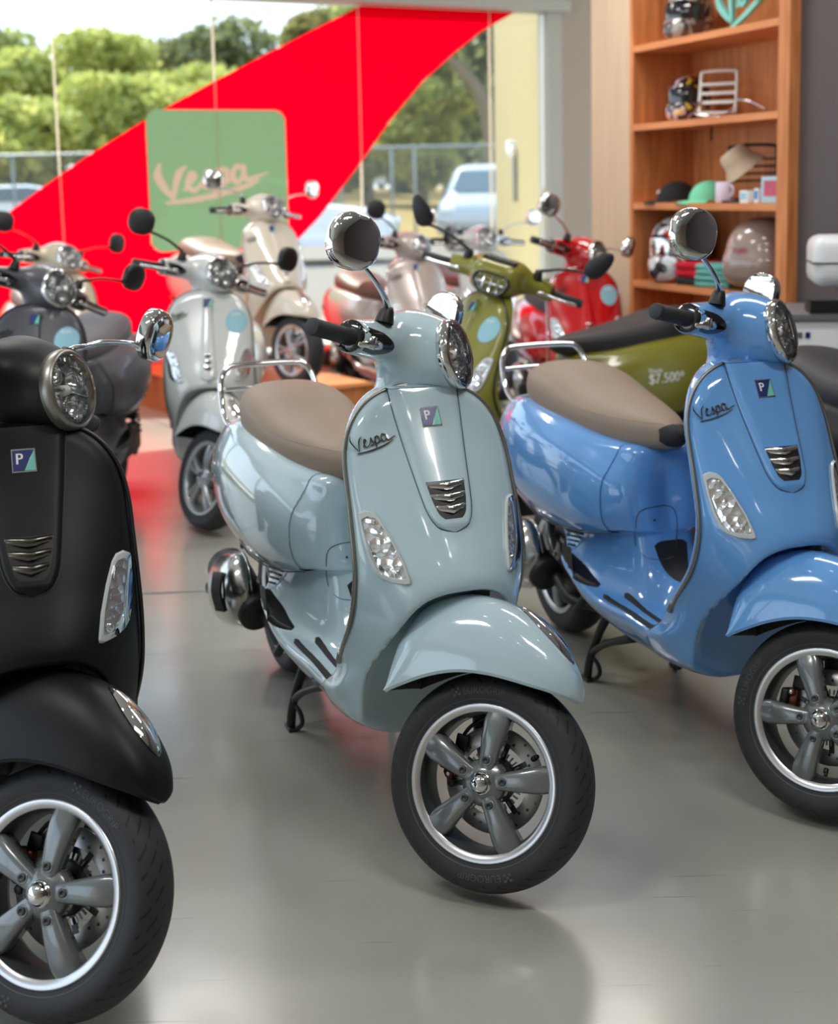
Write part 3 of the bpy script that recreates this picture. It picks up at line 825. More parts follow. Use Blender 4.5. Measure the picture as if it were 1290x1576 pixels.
        Mm = Matrix.Translation((-.374, s*.368, 1.165)) @ Matrix.Rotation(R(34 if s < 0 else -12)*-1, 4, 'Z')
        def dsh(prof, mb, mi):
            n = 44; rows = []
            for r, h in prof:
                row = []
                for i in range(n):
                    a = 2*PI*i/n; ca, sa = math.cos(a), math.sin(a)
                    k = 1.0+.06*abs(math.sin(2*a))
                    row.append(Mm @ Vector((h, r*k*ca*1.02, r*k*sa*1.04)))
                rows.append(row)
            mb.grid(rows, mi, True, cyc=True, flip=True)
        mb = MB(); dsh([(.0505,-.014),(.0520,-.012),(.0525,.004),(.0515,.010),(.0480,.0145),(.040,.0175),(.025,.020),(.001,.021)], mb, 0); ME['mshell'+nm] = mb.mesh('mirror_shell')
        mb = MB(); dsh([(.0505,-.0138),(.049,-.0125),(.001,-.0125)], mb, 0); 
        ME['mglass'+nm] = mb.mesh('mirror_glass')
        if s > 0:
            Mm = Matrix.Translation((-.505, .325, 1.150)) @ Matrix.Rotation(R(75), 4, 'Z')
            mb = MB(); dsh([(.0505,-.014),(.0520,-.012),(.0525,.004),(.0515,.010),(.0480,.0145),(.040,.0175),(.025,.020),(.001,.021)], mb, 0); ME['mshellB'] = mb.mesh('mirror_shell')
            mb = MB(); dsh([(.0505,-.0138),(.049,-.0125),(.001,-.0125)], mb, 0); ME['mglassB'] = mb.mesh('mirror_glass')
        # sporty leaf-shaped black mirror
        mb = MB(); Mq = Matrix.Translation((-.366, s*.365, 1.180)) @ Matrix.Rotation(R(-35*s), 4, 'X'); rows = []
        for i, v in enumerate(np.linspace(-1, 1, 22)):
            hw_ = .036*math.sqrt(max(0, 1-abs(v)**2.4))*(1-.28*v)+.0008
            rows.append([Mq @ Vector((.012*math.cos(a)*math.sqrt(max(.02, 1-v*v)), hw_*math.sin(a)*(1), v*.066)) for a in np.linspace(0, 2*PI, 21)[:-1]])
        mb.grid(rows, 0, True, cyc=True); ME['mleaf'+nm] = mb.mesh('mirror_shell')
def build_lower_bits():
    for s, nm in ((-1, 'R'), (1, 'L')):
        mb = MB()
        for y, xa, xb, wd in ((.164, -.750, -.445, .011), (.126, -.703, -.415, .010)):
            rows = []
            for x in np.linspace(xa, xb, 30):
                k = min(1, (x-xa)/.01, (xb-x)/.01); w = wd*max(.1, k)**.5; row = []
                sh = .012*max(0, (x+.52)/.1)
                for u in (-1, -.8, 0, .8, 1):
                    yy = y+sh*.3+u*w/1.4
                    zs = np.linspace(.42, .22, 200); v = f_body(np.full(200, x), np.full(200, s*yy), zs); i = int(np.argmax(v < 0))
                    row.append((x, s*yy, zs[i]+(.0035 if abs(u) < .9 else -.001)))
                rows.append(row)
            mb.grid(rows, 0, True, flip=(s < 0)); 
        ME['strip'+nm] = mb.mesh('floor_strip')
        # passenger foot rest: rubber pad lying on the flare of the floor
        mb = MB(); yi = T([-.985,-.90,-.79], [.160,.150,.150]); yo = T([-.985,-.965,-.93,-.88,-.83,-.79], [.165,.190,.207,.206,.190,.158]); rows = []
        for x in np.linspace(-.985, -.79, 26):
            row = []; kx = min(1, (x+.985)/.012, (-.79-x)/.015)
            for u in np.linspace(0, 1, 12):
                y = float(yi(x))+(float(yo(x))-float(yi(x)))*u; zs = np.linspace(.40, .20, 220); X = np.full(220, x); Y = np.full(220, s*y)
                v = f_hull(X, Y, zs)-.004; q = int(np.argmax(v < 0))
                row.append((x, s*y, zs[q]+(-.002 if (u in (0, 1) or kx <= 0) else .011)))
            rows.append(row)
        mb.grid(rows, 0, True, flip=(s < 0)); ME['peg'+nm] = mb.mesh('passenger_footrest')
        # louvred panel below the cowl
        mb = MB()
        q = [(-1.05,.412), (-.905,.424), (-.97,.355)]
        def bs(x, z, o=.0): return Vector((x, side_y(lambda a, b, c: smin(f_hull(a, b, c), f_main(a, b, c), .06), x, z, s)+s*o, z))
        rows = []
        for k in np.linspace(0, 1, 8):
            a = Vector(q[0]).lerp(Vector(q[2]), k); b = Vector(q[1]).lerp(Vector(q[2]), k)
            rows.append([bs(a.x+(b.x-a.x)*t, a.y+(b.y-a.y)*t, .0025) for t in np.linspace(0, 1, 10)])
        mb.grid(rows, 0, True, flip=(s > 0))
        for k in (.16, .34, .52, .70):
            a = Vector(q[0]).lerp(Vector(q[2]), k); b = Vector(q[1]).lerp(Vector(q[2]), k); d = (b-a)
            pts = [bs((a+d*t).x, (a+d*t).y, .0035) for t in np.linspace(.14, .84, 8)]
            mb.tube(pts, .0030, 6, 1, sub=1)
        ME['louvre'+nm] = mb.mesh('louvre_panel')
        mb = MB(); rows = []
        # chequer of the cowl script
        def fm(u, v, h):
            x = -1.36+u*.11*(-s)*-1*s; x = -1.40+(u if s > 0 else 1-u)*.10; z = .600+v*.10
            return Vector((x, side_y(f_cowl, x, z, s)+s*(.001+h), z))
        ME['cowlscript'+nm] = script_mesh(fm, .003, .8, 'cowl_script')
    # front service door on the underseat wall: outline tube and latch
    def fw(y, z, o=0.):
        xs = np.linspace(-.50, -.95, 400); v = f_body(xs, np.full(400, y), np.full(400, z)); i = int(np.argmax(v < 0))
        return Vector((xs[i]+o, y, z))
    out = []
    dp = [(a*.74-.036, .397+(b-.392)*.78) for a, b in [(-.078,.50),(-.072,.545),(-.045,.562),(0,.565),(.045,.562),(.072,.545),(.078,.50),(.066,.43),(.050,.400),(.02,.392),(-.02,.392),(-.050,.400),(-.066,.43)]]
    mb = MB(); mb.tube([fw(y, z, .0006) for y, z in dp], .0012, 6, cyc=True, sub=4); ME['door_gap'] = mb.mesh('service_door')
    mb = MB(); rows = []
    for z in np.linspace(.503, .486, 6): rows.append([fw(y, z, .0018) for y in np.linspace(-.072+(.503-z)*.4, -.02-(.503-z)*.4, 9)])
    mb.grid(rows, 0, True); mb.cyl(fw(-.046, .498, .0), fw(-.046, .498, .004), .003, seg=10, mi=1); ME['door_latch'] = mb.mesh('door_latch')
    mb = MB(); rows = []
    for x in np.linspace(-.690, -.60, 12):
        row = []; k = (x+.69)/.09
        for u in np.linspace(-1, 1, 9):
            yy = u*.048*(1-.75*k); zs = np.linspace(.44, .25, 160); v = f_body(np.full(160, x), np.full(160, yy), zs); i = int(np.argmax(v < 0)); row.append((x, yy, zs[i]+.002))
        rows.append(row)
    mb.grid(rows, 0, True); ME['tunnel_mat'] = mb.mesh('tunnel_mat')
    # centre stand
    mb = MB()
    for s in (-1, 1):
        mb.tube([(-.83, s*.11, .215), (-.865, s*.122, .15), (-.898, s*.134, .07), (-.908, s*.138, .012)], [.014,.012,.0115,.012], 12)
        mb.tube([(-.908, s*.138, .010), (-.89, s*.128, .008), (-.872, s*.118, .03), (-.878, s*.122, .058), (-.897, s*.134, .075)], .006, 8)
        mb.box((-.912, s*.138, .006), (.045, .020, .012), 0, None, .003)
        mb.tube([(-.893, s*.132, .085), (-.83, s*.13, .125), (-.76, s*.12, .16), (-.69, s*.11, .19)], .0095, 10)
    mb.cyl((-.835, -.09, .21), (-.835, .09, .21), .013); mb.cyl((-.885, -.1, .11), (-.885, .1, .11), .010)
    ME['centre_stand'] = mb.mesh('centre_stand')
    for s, nm in ((-1, 'R'), (1, 'L')):
        mb = MB(); pts = []
        for x in np.linspace(-1.50, -.76, 30): z = float(seam_z(x)); pts.append((x, side_y(f_cowl, x, z+.008, s)+s*-.0015, z+.001))
        mb.tube(pts, .0022, 6, sub=1); ME['cowlgap'+nm] = mb.mesh('cowl_gap')
    # engine, swing arm, shock
    mb = MB()
    mb.box((-1.06, -.02, .27), (.26, .17, .16), 0, None, .04); mb.box((-1.22, .10, .25), (.42, .07, .13), 0, None, .03)
    mb.cyl((-1.0, -.10, .265), (-1.0, .03, .265), .055, .065, 24); mb.cyl((-1.334, .04, .235), (-1.334, .13, .235), .05, .06, 24)
    mb.box((-1.15, -.075, .345), (.14, .06, .06), 0, None, .02); mb.cyl((-1.08, -.13, .20), (-1.08, -.05, .20), .03)
    mb.tube([(-.93, -.12, .27), (-.90, -.15, .24), (-.93, -.16, .20)], .012, 8); mb.box((-.90, -.0, .20), (.12, .10, .05), 0, None, .012)
    for i in range(5): mb.lathe([(.0, 0), (.064, 0), (.064, .003), (0, .003)], 24, 'Y', 0, Matrix.Translation((-1.0, -.09+.014*i, .265)))
    ME['engine'] = mb.mesh('engine')
    mb = MB(); mb.cyl((-1.40, .11, .24), (-1.30, .11, .52), .012)
    for i in range(9): mb.tube([(-1.395+.010*i+.030*math.cos(a), .11+.030*math.sin(a), .27+.026*i+.013*a/PI) for a in np.linspace(0, 2*PI, 9)], .005, 6, sub=1)
    ME['shock'] = mb.mesh('rear_shock')
    # exhaust
    mb = MB()
    Me = Matrix.Translation((-1.30, -.160, .268)) @ Matrix.Rotation(R(-14), 4, 'Y')
    mb.cyl((-1.43, -.165, .305), (-1.15, -.150, .235), .058, .05, 24, 0)
    mb.tube([(-1.14, -.13, .235), (-1.05, -.12, .19), (-.98, -.06, .18)], .016, 12, 0)
    rows = []
    for u in np.linspace(-1, 1, 26):
        k = (max(0, 1-abs(u)**4.2))**.5; hz_ = .104*k; row = []
        for a in np.linspace(R(-100), R(100), 17):
            row.append(Me @ Vector((u*.145, -.066*math.cos(a)*max(k, .1)-.012, hz_*math.sin(a))))
        rows.append(row)
    mb.grid(rows, 1, True, flip=False)
    mb.tube([Me @ Vector((u*.145, -.0015, .104*(max(0, 1-abs(u)**4.2))**.5)) for u in np.linspace(-1, 1, 26)], .004, 6, 1, sub=1)
    for i in range(5): mb.tube([Me @ Vector((.095-.024*i, -.0665, .056)), Me @ Vector((.098-.024*i, -.0785, .005)), Me @ Vector((.088-.024*i, -.0685, -.050))], .0048, 6, 2, sub=3)
    mb.lathe([(.016,-.002),(.014,-.005),(.009,-.005),(.008,-.002)], 20, 'Y', 2, Me @ Matrix.Translation((-.085, -.071, .01)))
    ME['exhaust'] = mb.mesh('exhaust')
    # grab rail
    mb = MB()
    mb.tube([(-1.30,-.135,.702), (-1.33,-.146,.704), (-1.42,-.150,.722), (-1.485,-.146,.765), (-1.520,-.138,.825), (-1.532,-.118,.856), (-1.536,-.092,.864), (-1.54,0,.866), (-1.536,.092,.864), (-1.532,.118,.856), (-1.520,.138,.825), (-1.485,.146,.765), (-1.42,.150,.722), (-1.33,.146,.704), (-1.30,.135,.702)], .0088, 14, sub=6)
    mb.tube([(-1.508,-.142,.800), (-1.514,-.06,.802), (-1.514,.06,.802), (-1.508,.142,.800)], .0065, 12)
    ME['grab_rail'] = mb.mesh('grab_rail')
    # seat piping, strap
    mb = MB(); pts = []
    for a in np.linspace(0, 2*PI, 72)[:-1]:
        x = -1.055+.41*math.cos(a)*-1; u = abs((x+1.055)/.418); e = max(1e-3, 1-u**3.2)**(1/2.3)
        zc = (float(SZT(x))+float(SZB(x)))/2+.028; ys = float(SW(x))*e*1.2
        yy = side_y(f_seat, x, zc, -1, ys+.02); pts.append((x-(.0), (-1 if math.sin(a) < 0 else 1)*abs(yy), zc))
    mb.tube(pts, .0011, 5, cyc=True, sub=1); ME['seat_stitch'] = mb.mesh('seat_stitch')
    mb = MB(); rows = []
    for a in np.linspace(R(-35), R(48), 14):
        row = []
        for yy in np.linspace(-.040, .040, 9):
            d = Vector((math.cos(a), 0, math.sin(a))); o = Vector((-.70, yy, .722)); t = 0
            ts = np.linspace(0, .12, 120); v = f_seat(o.x+ts*d.x, np.full(120, yy), o.z+ts*d.z); i = int(np.argmax(v > 0)); row.append(o+d*(ts[i]+.002))
        rows.append(row)
    mb.grid(rows, 0, True); ME['seat_tab'] = mb.mesh('seat_tab')
    mb = MB(); mb.box((-1.575, 0, .60), (.03, .11, .075), 0, None, .014); mb.box((-1.562, 0, .60), (.03, .125, .09), 1, None, .012); ME['tail_light'] = mb.mesh('tail_light')
    mb = MB(); mb.box((-1.60, 0, .40), (.012, .15, .22), 0, Matrix.Translation((-1.6, 0, .4)) @ Matrix.Rotation(R(14), 4, 'Y') @ Matrix.Translation((1.6, 0, -.4)), .005); mb.box((-1.56, 0, .50), (.07, .10, .06), 0, None, .012); ME['plate_holder'] = mb.mesh('plate_holder')
    for s, nm in ((-1, 'R'), (1, 'L')):
        mb = MB(); mb.box((-1.43, s*.155, .445), (.055, .02, .024), 0, Matrix.Translation((-1.43, s*.155, .445)) @ Matrix.Rotation(R(20), 4, 'Y') @ Matrix.Translation((1.43, -s*.155, -.445)), .009); ME['reflector'+nm] = mb.mesh('side_reflector')
        mb = MB(); Mb = Matrix.Translation((-1.545, s*.085, .60)); mb.lathe([(0,.03),(.022,.022),(.03,0),(.028,-.02),(0,-.02)], 18, 'X', 0, Mb @ Matrix.Rotation(PI, 4, 'Z')); ME['rearind'+nm] = mb.mesh('rear_indicator')
    # price lettering on the left cowl
    mb = MB(); fl = f_cowl
    def fm(a, b): 
        x = -1.06-a; z = b
        return Vector((x, side_y(fl, x, z, 1)+.0015, z))
    text_into(mb, '$7.500*', .058, lambda a, b: fm(a, b+.560), 0, .0012)
    text_into(mb, 'Desde', .026, lambda a, b: fm(a-.055, b+.604), 0, .0005)
    ME['price'] = mb.mesh('price_lettering')
build_body(); build_shield_bits(); build_fender(); build_wheels(); build_top_bits(); build_lower_bits()

def scooter(x, y, z, psi, delta, spin, pm, label, seat='leather', bright='chrome', mirror='round', rim='rim', barb='gun', group=None, sport=False,
            sticker=False, price=False, rack=False, leds=True, pitch=0., tie=True, mirrorm=None, narrow=False, hero=False, mb_=False, mL=None, strips=True):
    t = empty('motor_scooter', (x, y, z), R(psi), label, 'motor scooter', group)
    t.rotation_euler = (0, R(pitch), R(psi))
    St = Matrix.Translation(A1) @ Matrix.Rotation(R(delta), 4, AX) @ Matrix.Translation(-A1)
    br = M_[bright] if isinstance(bright, str) else bright; ch = M_['chrome']
    P = lambda n, me, m, par=None, M=None, label=None: put(n, ME[me], m, par or t, M, label=label)
    ls = P('leg_shield', 'leg_shield', pm); P('edge_trim', 'edge_trim', br, ls)
    bars = M_['darkchrome'] if pm is PK else ch
    if narrow:
        hc = P('horn_cover', 'narrow_strip', pm); P('badge', 'narrow_badge', [ch, M_['navy'], M_['teal']], hc); P('vent_bar', 'narrow_bars', [bars, M_['blackp']], hc)
    else:
        hc = P('horn_cover', 'horn_cover', pm); P('cover_gap', 'cover_gap', M_['seam'], hc); P('badge', 'badge', [ch, M_['navy'], M_['teal'], M_['white']], hc)
        vg = P('vent_grille', 'vent_grille', M_['blackp']); P('vent_bar', 'vent_bar', bars, vg)
    P('script_lettering', 'script', M_['darkchrome'])
    for s in 'RL':
        a = P('indicator', 'ind'+s, [M_['indframe'], M_['refl']]); P('indicator_lens', 'indlens'+s, M_['lens'], a)
    P('floorboard', 'floorboard', pm)
    P('rear_body', 'rear_body', pm)
    for s in 'RL': q = P('side_cowl', 'cowl'+s, pm); P('cowl_gap', 'cowlgap'+s, M_['seam'], q)
    st = P('seat', 'seat', M_[seat]); P('seat_stitch', 'seat_stitch', M_[seat], st)
    if seat == 'leather': P('seat_tab', 'seat_tab', M_['rubber'], st)
    hb = P('headset', 'headset_sport' if sport else 'headset', pm, None, St)
    h = P('headlight', 'sport_ring' if sport else 'headlight_ring', M_['blackg'] if sport else (M_['greytrim'] if pm is PK else ch), None, St)
    P('reflector', 'sport_refl' if sport else 'headlight_refl', [M_['refl'], M_['white']], h); P('headlight_lens', 'sport_lens' if sport else 'headlight_lens', M_['lens'], h)
    if sport: P('visor', 'visor', M_['blackp'], None, St)
    mm = M_[mirrorm] if mirrorm else ch
    for s in 'RL':
        g = P('grip', 'grip'+s, M_['grip'], None, St); P('switch_recess', 'pod'+s, M_['blackg'], g)
        P('brake_lever', ('leverS' if hero else 'lever')+s, ch, None, St)
        k_ = 'B' if (mb_ and s == 'L') else s
        m = P('mirror', 'mstem'+k_, [mm, M_['blackp']], None, Matrix.Translation(A1) @ Matrix.Rotation(R(delta-6), 4, AX) @ Matrix.Translation(-A1) if k_ == 'B' else (Matrix.Translation((0, 0, mL[2])) @ Matrix.Translation(A1) @ Matrix.Rotation(R(delta+mL[0]), 4, AX) @ Matrix.Translation(-A1) @ Matrix.Translation((0, mL[1], 0)) if (mL and s == 'L') else St))
        if mirror == 'round': P('mirror_shell', 'mshell'+k_, mm, m); P('mirror_glass', 'mglass'+k_, M_['glassm'], m)
        else: P('mirror_shell', 'mleaf'+s, mm, m)
    Sw = Matrix.Translation(A1) @ Matrix.Rotation(R(delta-1), 4, AX) @ Matrix.Translation(-A1); SH = Sw @ Matrix.Translation((0, 0, .215)); f = P('front_fender', 'fender', [pm, M_['blackp']], None, SH)
    if tie: P('fender_crest', 'fender_crest', ch, f)
    P('suspension_link', 'link', M_['gundark'], None, SH)
    W = SH @ Matrix.Rotation(R(-spin), 4, 'Y') @ Matrix.Scale(.91, 4)
    bm = M_[barb]
    w = P('front_wheel', rim, [M_['alu'], M_['gundark'] if rim == 'rim' else M_['silverwheel'], bm, M_['gundark'] if rim == 'rim' else M_['steel']], None, W)
    P('tyre', 'tyre', M_['tyre'], w); P('tyre_lettering', 'tyre_lettering', M_['tyretext'], w)
    if rim == 'rim': P('hub_cap', 'hub_cap', ch, w)
    P('tyre_valve', 'valve', M_['blackp'], w)
    dd = P('brake_disc', 'brake_disc', [M_['disc'], M_['gundark']], w)
    P('brake_caliper', 'caliper', [M_['caliper'], M_['blackp'], M_['steel']], None, SH @ Matrix.Scale(.91, 4))
    W2 = Matrix.Translation((-1.334, 0, .212)) @ Matrix.Rotation(R(31), 4, 'Y') @ Matrix.Scale(.92, 4)
    w = P('rear_wheel', rim, [M_['alu'], M_['gundark'], bm, M_['gundark']], None, W2); P('tyre', 'tyre', M_['tyre'], w)
    for s in 'RL':
        if strips: P('floor_strip', 'strip'+s, M_['rubber'])
        P('passenger_footrest', 'peg'+s, M_['blackp']); P('louvre_panel', 'louvre'+s, [pm, M_['blackp']])
        P('side_reflector', 'reflector'+s, M_['amber'])
        P('cowl_script', 'cowlscript'+s, M_['steel'])
    dr = P('service_door', 'door_gap', M_['seam']); P('door_latch', 'door_latch', [pm, M_['blackp']], dr)
    P('tunnel_mat', 'tunnel_mat', M_['rubber'])
    P('centre_stand', 'centre_stand', M_['stand']); P('engine', 'engine', M_['engine']); P('rear_shock', 'shock', M_['engine'])
    P('exhaust', 'exhaust', [M_['engine'], M_['exh'], M_['blackp']])
    P('tail_light', 'tail_light', [M_['redlens'], ch]); P('plate_holder', 'plate_holder', M_['blackp'])
    if rack: P('grab_rail', 'grab_rail', ch)
    if sticker:
        q = P('round_sticker', 'sticker', [M_['sticker'], M_['sticker'], M_['white']], None, None, 'round pale blue paper sticker'); P('sticker_rim', 'sticker_rim', M_['stickerb'], q)
    if price: P('price_lettering', 'price', M_['white'])
    return t
# ------------------------------------------------------------------ camera
cd = bpy.data.cameras.new('camera'); cam = bpy.data.objects.new('camera', cd); COL.objects.link(cam)
FPX = 2081.6; PY = 579.3; PIT = .13942; ROLL = .0214; CH = 1.3696
cd.sensor_fit = 'HORIZONTAL'; cd.sensor_width = 36; cd.lens = 36*FPX/1290
cd.shift_y = -(788-PY)/1290
cam.matrix_world = Matrix.Translation((0, 0, CH)) @ Matrix.Rotation(PI/2-PIT, 4, 'X') @ Matrix.Rotation(-ROLL, 4, 'Z')
cd.clip_start = .05; cd.clip_end = 400
cd.dof.use_dof = True; cd.dof.focus_distance = 2.62; cd.dof.aperture_fstop = 4.4
bpy.context.scene.camera = cam
sc = bpy.context.scene
sc.view_settings.view_transform = 'Standard'; sc.view_settings.look = 'None'; sc.view_settings.gamma = 1
sc.view_settings.use_curve_mapping = False; sc.view_settings.exposure = .1
# ------------------------------------------------------------------ setting materials
def floor_mat():
    m, nt, b = new_mat('polished_concrete'); N = nt.nodes; L = nt.links
    tc = N.new('ShaderNodeTexCoord')
    n1 = N.new('ShaderNodeTexNoise'); n1.inputs['Scale'].default_value = 1.3; n1.inputs['Detail'].default_value = 8; n1.inputs['Roughness'].default_value = .6
    L.new(tc.outputs['Object'], n1.inputs['Vector'])
    cr = N.new('ShaderNodeMix'); cr.data_type = 'RGBA'; cr.inputs['A'].default_value = (*s2l((140, 140, 132)), 1); cr.inputs['B'].default_value = (*s2l((176, 175, 165)), 1)
    L.new(n1.outputs['Fac'], cr.inputs['Factor'])
    # fine scratches: stretched noise in three directions
    last = cr.outputs['Result']; hs = None
    for i, (ang, sx) in enumerate(((.5, 1.), (-.9, .8), (1.9, 1.3))):
        mp = N.new('ShaderNodeMapping'); mp.inputs['Rotation'].default_value = (0, 0, ang); mp.inputs['Scale'].default_value = (2.2*sx, 55*sx, 1)
        L.new(tc.outputs['Object'], mp.inputs['Vector'])
        nz = N.new('ShaderNodeTexNoise'); nz.inputs['Scale'].default_value = 1.; nz.inputs['Detail'].default_value = 2; L.new(mp.outputs['Vector'], nz.inputs['Vector'])
        rp = N.new('ShaderNodeMapRange'); rp.inputs['From Min'].default_value = .72; rp.inputs['From Max'].default_value = .78; L.new(nz.outputs['Fac'], rp.inputs['Value'])
        mx = N.new('ShaderNodeMix'); mx.data_type = 'RGBA'; mx.inputs['B'].default_value = (*s2l((104, 103, 98)), 1)
        ml = N.new('ShaderNodeMath'); ml.operation = 'MULTIPLY'; ml.inputs[1].default_value = .55; L.new(rp.outputs['Result'], ml.inputs[0])
        L.new(ml.outputs[0], mx.inputs['Factor']); L.new(last, mx.inputs['A']); last = mx.outputs['Result']
    L.new(last, b.inputs['Base Color'])
    n2 = N.new('ShaderNodeTexNoise'); n2.inputs['Scale'].default_value = 4; n2.inputs['Detail'].default_value = 6; L.new(tc.outputs['Object'], n2.inputs['Vector'])
    mr = N.new('ShaderNodeMapRange'); mr.inputs['To Min'].default_value = .14; mr.inputs['To Max'].default_value = .27; L.new(n2.outputs['Fac'], mr.inputs['Value']); L.new(mr.outputs['Result'], b.inputs['Roughness'])
    b.inputs['Specular IOR Level'].default_value = .9
    n3 = N.new('ShaderNodeTexNoise'); n3.inputs['Scale'].default_value = 9; n3.inputs['Detail'].default_value = 3; L.new(tc.outputs['Object'], n3.inputs['Vector'])
    bp = N.new('ShaderNodeBump'); bp.inputs['Strength'].default_value = .04; bp.inputs['Distance'].default_value = .01; L.new(n3.outputs['Fac'], bp.inputs['Height']); L.new(bp.outputs['Normal'], b.inputs['Normal'])
    return m
def wood_mat(name, c1, c2, axis='Z', sc=1.):
    m, nt, b = new_mat(name); N = nt.nodes; L = nt.links
    tc = N.new('ShaderNodeTexCoord'); mp = N.new('ShaderNodeMapping')
    mp.inputs['Scale'].default_value = (14*sc, 14*sc, 1.2*sc) if axis == 'Z' else (1.2*sc, 1.2*sc, 14*sc)
    L.new(tc.outputs['Object'], mp.inputs['Vector'])
    nz = N.new('ShaderNodeTexNoise'); nz.inputs['Scale'].default_value = 2.5; nz.inputs['Detail'].default_value = 6; L.new(mp.outputs['Vector'], nz.inputs['Vector'])
    mx = N.new('ShaderNodeMix'); mx.data_type = 'RGBA'; mx.inputs['A'].default_value = (*s2l(c1), 1); mx.inputs['B'].default_value = (*s2l(c2), 1)
    mr = N.new('ShaderNodeMapRange'); mr.inputs['From Min'].default_value = .3; mr.inputs['From Max'].default_value = .7; L.new(nz.outputs['Fac'], mr.inputs['Value'])
    L.new(mr.outputs['Result'], mx.inputs['Factor']); L.new(mx.outputs['Result'], b.inputs['Base Color']); b.inputs['Roughness'].default_value = .5
    return m
def vinyl(name, rgb, trans=.1, emitn=.0):
    """coloured film on glass: lets light through diffusely"""
    m = bpy.data.materials.new(name); m.use_nodes = True; nt = m.node_tree; N = nt.nodes; L = nt.links
    N.remove(N['Principled BSDF']); c = (*rgb, 1); out = N['Material Output']
    tl = N.new('ShaderNodeBsdfTranslucent'); tl.inputs['Color'].default_value = c
    df = N.new('ShaderNodeBsdfDiffuse'); df.inputs['Color'].default_value = c
    tr = N.new('ShaderNodeBsdfTransparent'); tr.inputs['Color'].default_value = c
    m1 = N.new('ShaderNodeMixShader'); m1.inputs[0].default_value = .25; L.new(tl.outputs[0], m1.inputs[1]); L.new(df.outputs[0], m1.inputs[2])
    m2 = N.new('ShaderNodeMixShader'); m2.inputs[0].default_value = trans; L.new(m1.outputs[0], m2.inputs[1]); L.new(tr.outputs[0], m2.inputs[2])
    L.new(m2.outputs[0], out.inputs['Surface']); return m
M_['floor'] = floor_mat()
M_['wood'] = wood_mat('cherry_veneer', (178, 106, 58), (218, 142, 84), 'Z')
M_['woodh'] = wood_mat('cherry_shelf', (196, 118, 66), (222, 148, 92), 'X')
M_['maple'] = wood_mat('pale_panel', (196, 172, 142), (206, 182, 152), 'Z', .6)
M_['cream'] = mat('cream_wall_paint', (178, 163, 146), .7, bump=.1, bscale=80)
M_['frame'] = mat('beige_aluminium', (176, 170, 155), .45, .0)
M_['darkwall'] = mat('dark_taupe_wall', (84, 76, 76), .7, bump=.1, bscale=60)
M_['kerb'] = mat('brown_kerb_paint', (92, 72, 66), .5)
M_['ceil'] = mat('ceiling_white', (205, 205, 202), .8)
M_['glass'] = glassy('shop_glass', (.95, .97, .96), .0, 1.25)
M_['red'] = vinyl('red_vinyl', (1., .0, .012), .10)
M_['green'] = vinyl('mint_vinyl', (.150, .235, .130), .12)
M_['tan'] = vinyl('tan_vinyl', (.36, .245, .185), .05)
M_['joint'] = vinyl('silicone_joint', (.95, .86, .74), .1)
M_['yellow'] = mat('cream_sheet_cladding', (190, 174, 128), .6)
M_['asphalt'] = mat('asphalt', (122, 114, 102), .9, noise=.12, nscale=3)
M_['pave'] = mat('pale_concrete', (215, 208, 196), .9, noise=.05, nscale=4)
M_['lawn'] = mat('dry_lawn', (148, 122, 58), .95, noise=.25, nscale=.35)
M_['zinc'] = mat('galvanised_steel', (150, 152, 148), .5, .6)
M_['matwhite'] = mat('white_laminate', (222, 224, 226), .35)
M_['greytop'] = mat('grey_top', (105, 105, 108), .5)
def plane_box(name, c, d, m, rz=0., kind='structure', **k):
    mb = MB(); mb.box((0, 0, 0), d); o = put(name, mb.mesh(name), m, None, None, kind, **k); o.location = c; o.rotation_euler = (0, 0, rz); return o
# ------------------------------------------------------------------ room shell
def poly_slab(name, pts, z0, z1, m, **k):
    mb = MB(); mb.prism(pts, lambda p: (p[0], p[1], z0), lambda p: (p[0], p[1], z1)); return put(name, mb.mesh(name), m, kind='structure', **k)
GA = math.atan(.5); GX, GY = -1.9, 9.6
def gp(s, z, off=0.):      # on the glass wall: s along, off towards the room
    return (GX+s*math.cos(GA)+off*math.sin(GA), GY+s*math.sin(GA)-off*math.cos(GA), z)
def gbox(mb, s0, s1, z0, z1, o0, o1, mi=0):
    vs = [gp(s, z, o) for s in (s0, s1) for z in (z0, z1) for o in (o0, o1)]
    mb.add(vs, [(0, 1, 3, 2), (4, 6, 7, 5), (0, 4, 5, 1), (2, 3, 7, 6), (0, 2, 6, 4), (1, 5, 7, 3)], mi, False)
SL = -3.6
a = gp(SL, 0); b_ = gp(3.45, 0)
poly_slab('floor', [(-5.2, -3.5), (5.6, -3.5), (5.6, 11.4), (b_[0], 11.4), (b_[0], b_[1]), (a[0], a[1])], -.12, 0, M_['floor'])
mb = MB(); mb.box((0, 0, .001), (3.2, .012, .004)); o = put('trim_1', mb.mesh('trim_1'), M_['zinc'], kind='structure'); o.location = (-1.15, 4.50, 0); o.rotation_euler = (0, 0, R(4.5))
poly_slab('ceiling', [(-5.2, -3.5), (5.6, -3.5), (5.6, 11.4), (b_[0], 11.4), (b_[0], b_[1]), (a[0], a[1])], 3.25, 3.4, M_['ceil'])
mb = MB(); gbox(mb, SL, 3.45, -.02, .17, -.10, .10); put('baseboard_back', mb.mesh('baseboard_back'), M_['kerb'], kind='structure')
mb = MB(); gbox(mb, SL, 3.46, 2.715, 3.25, -.08, .10); gbox(mb, SL, 3.46, 2.715, 2.80, .10, .16); put('trim_2', mb.mesh('trim_2'), M_['frame'], kind='structure')
mb = MB(); gbox(mb, 3.295, 3.45, .17, 2.715, -.08, .07); put('window_frame', mb.mesh('window_frame'), M_['frame'], kind='structure').name = 'trim_3'
js = [-2.84, -1.711, -.584, .543, 1.673, 2.80]
edges = [SL]+js+[3.295]
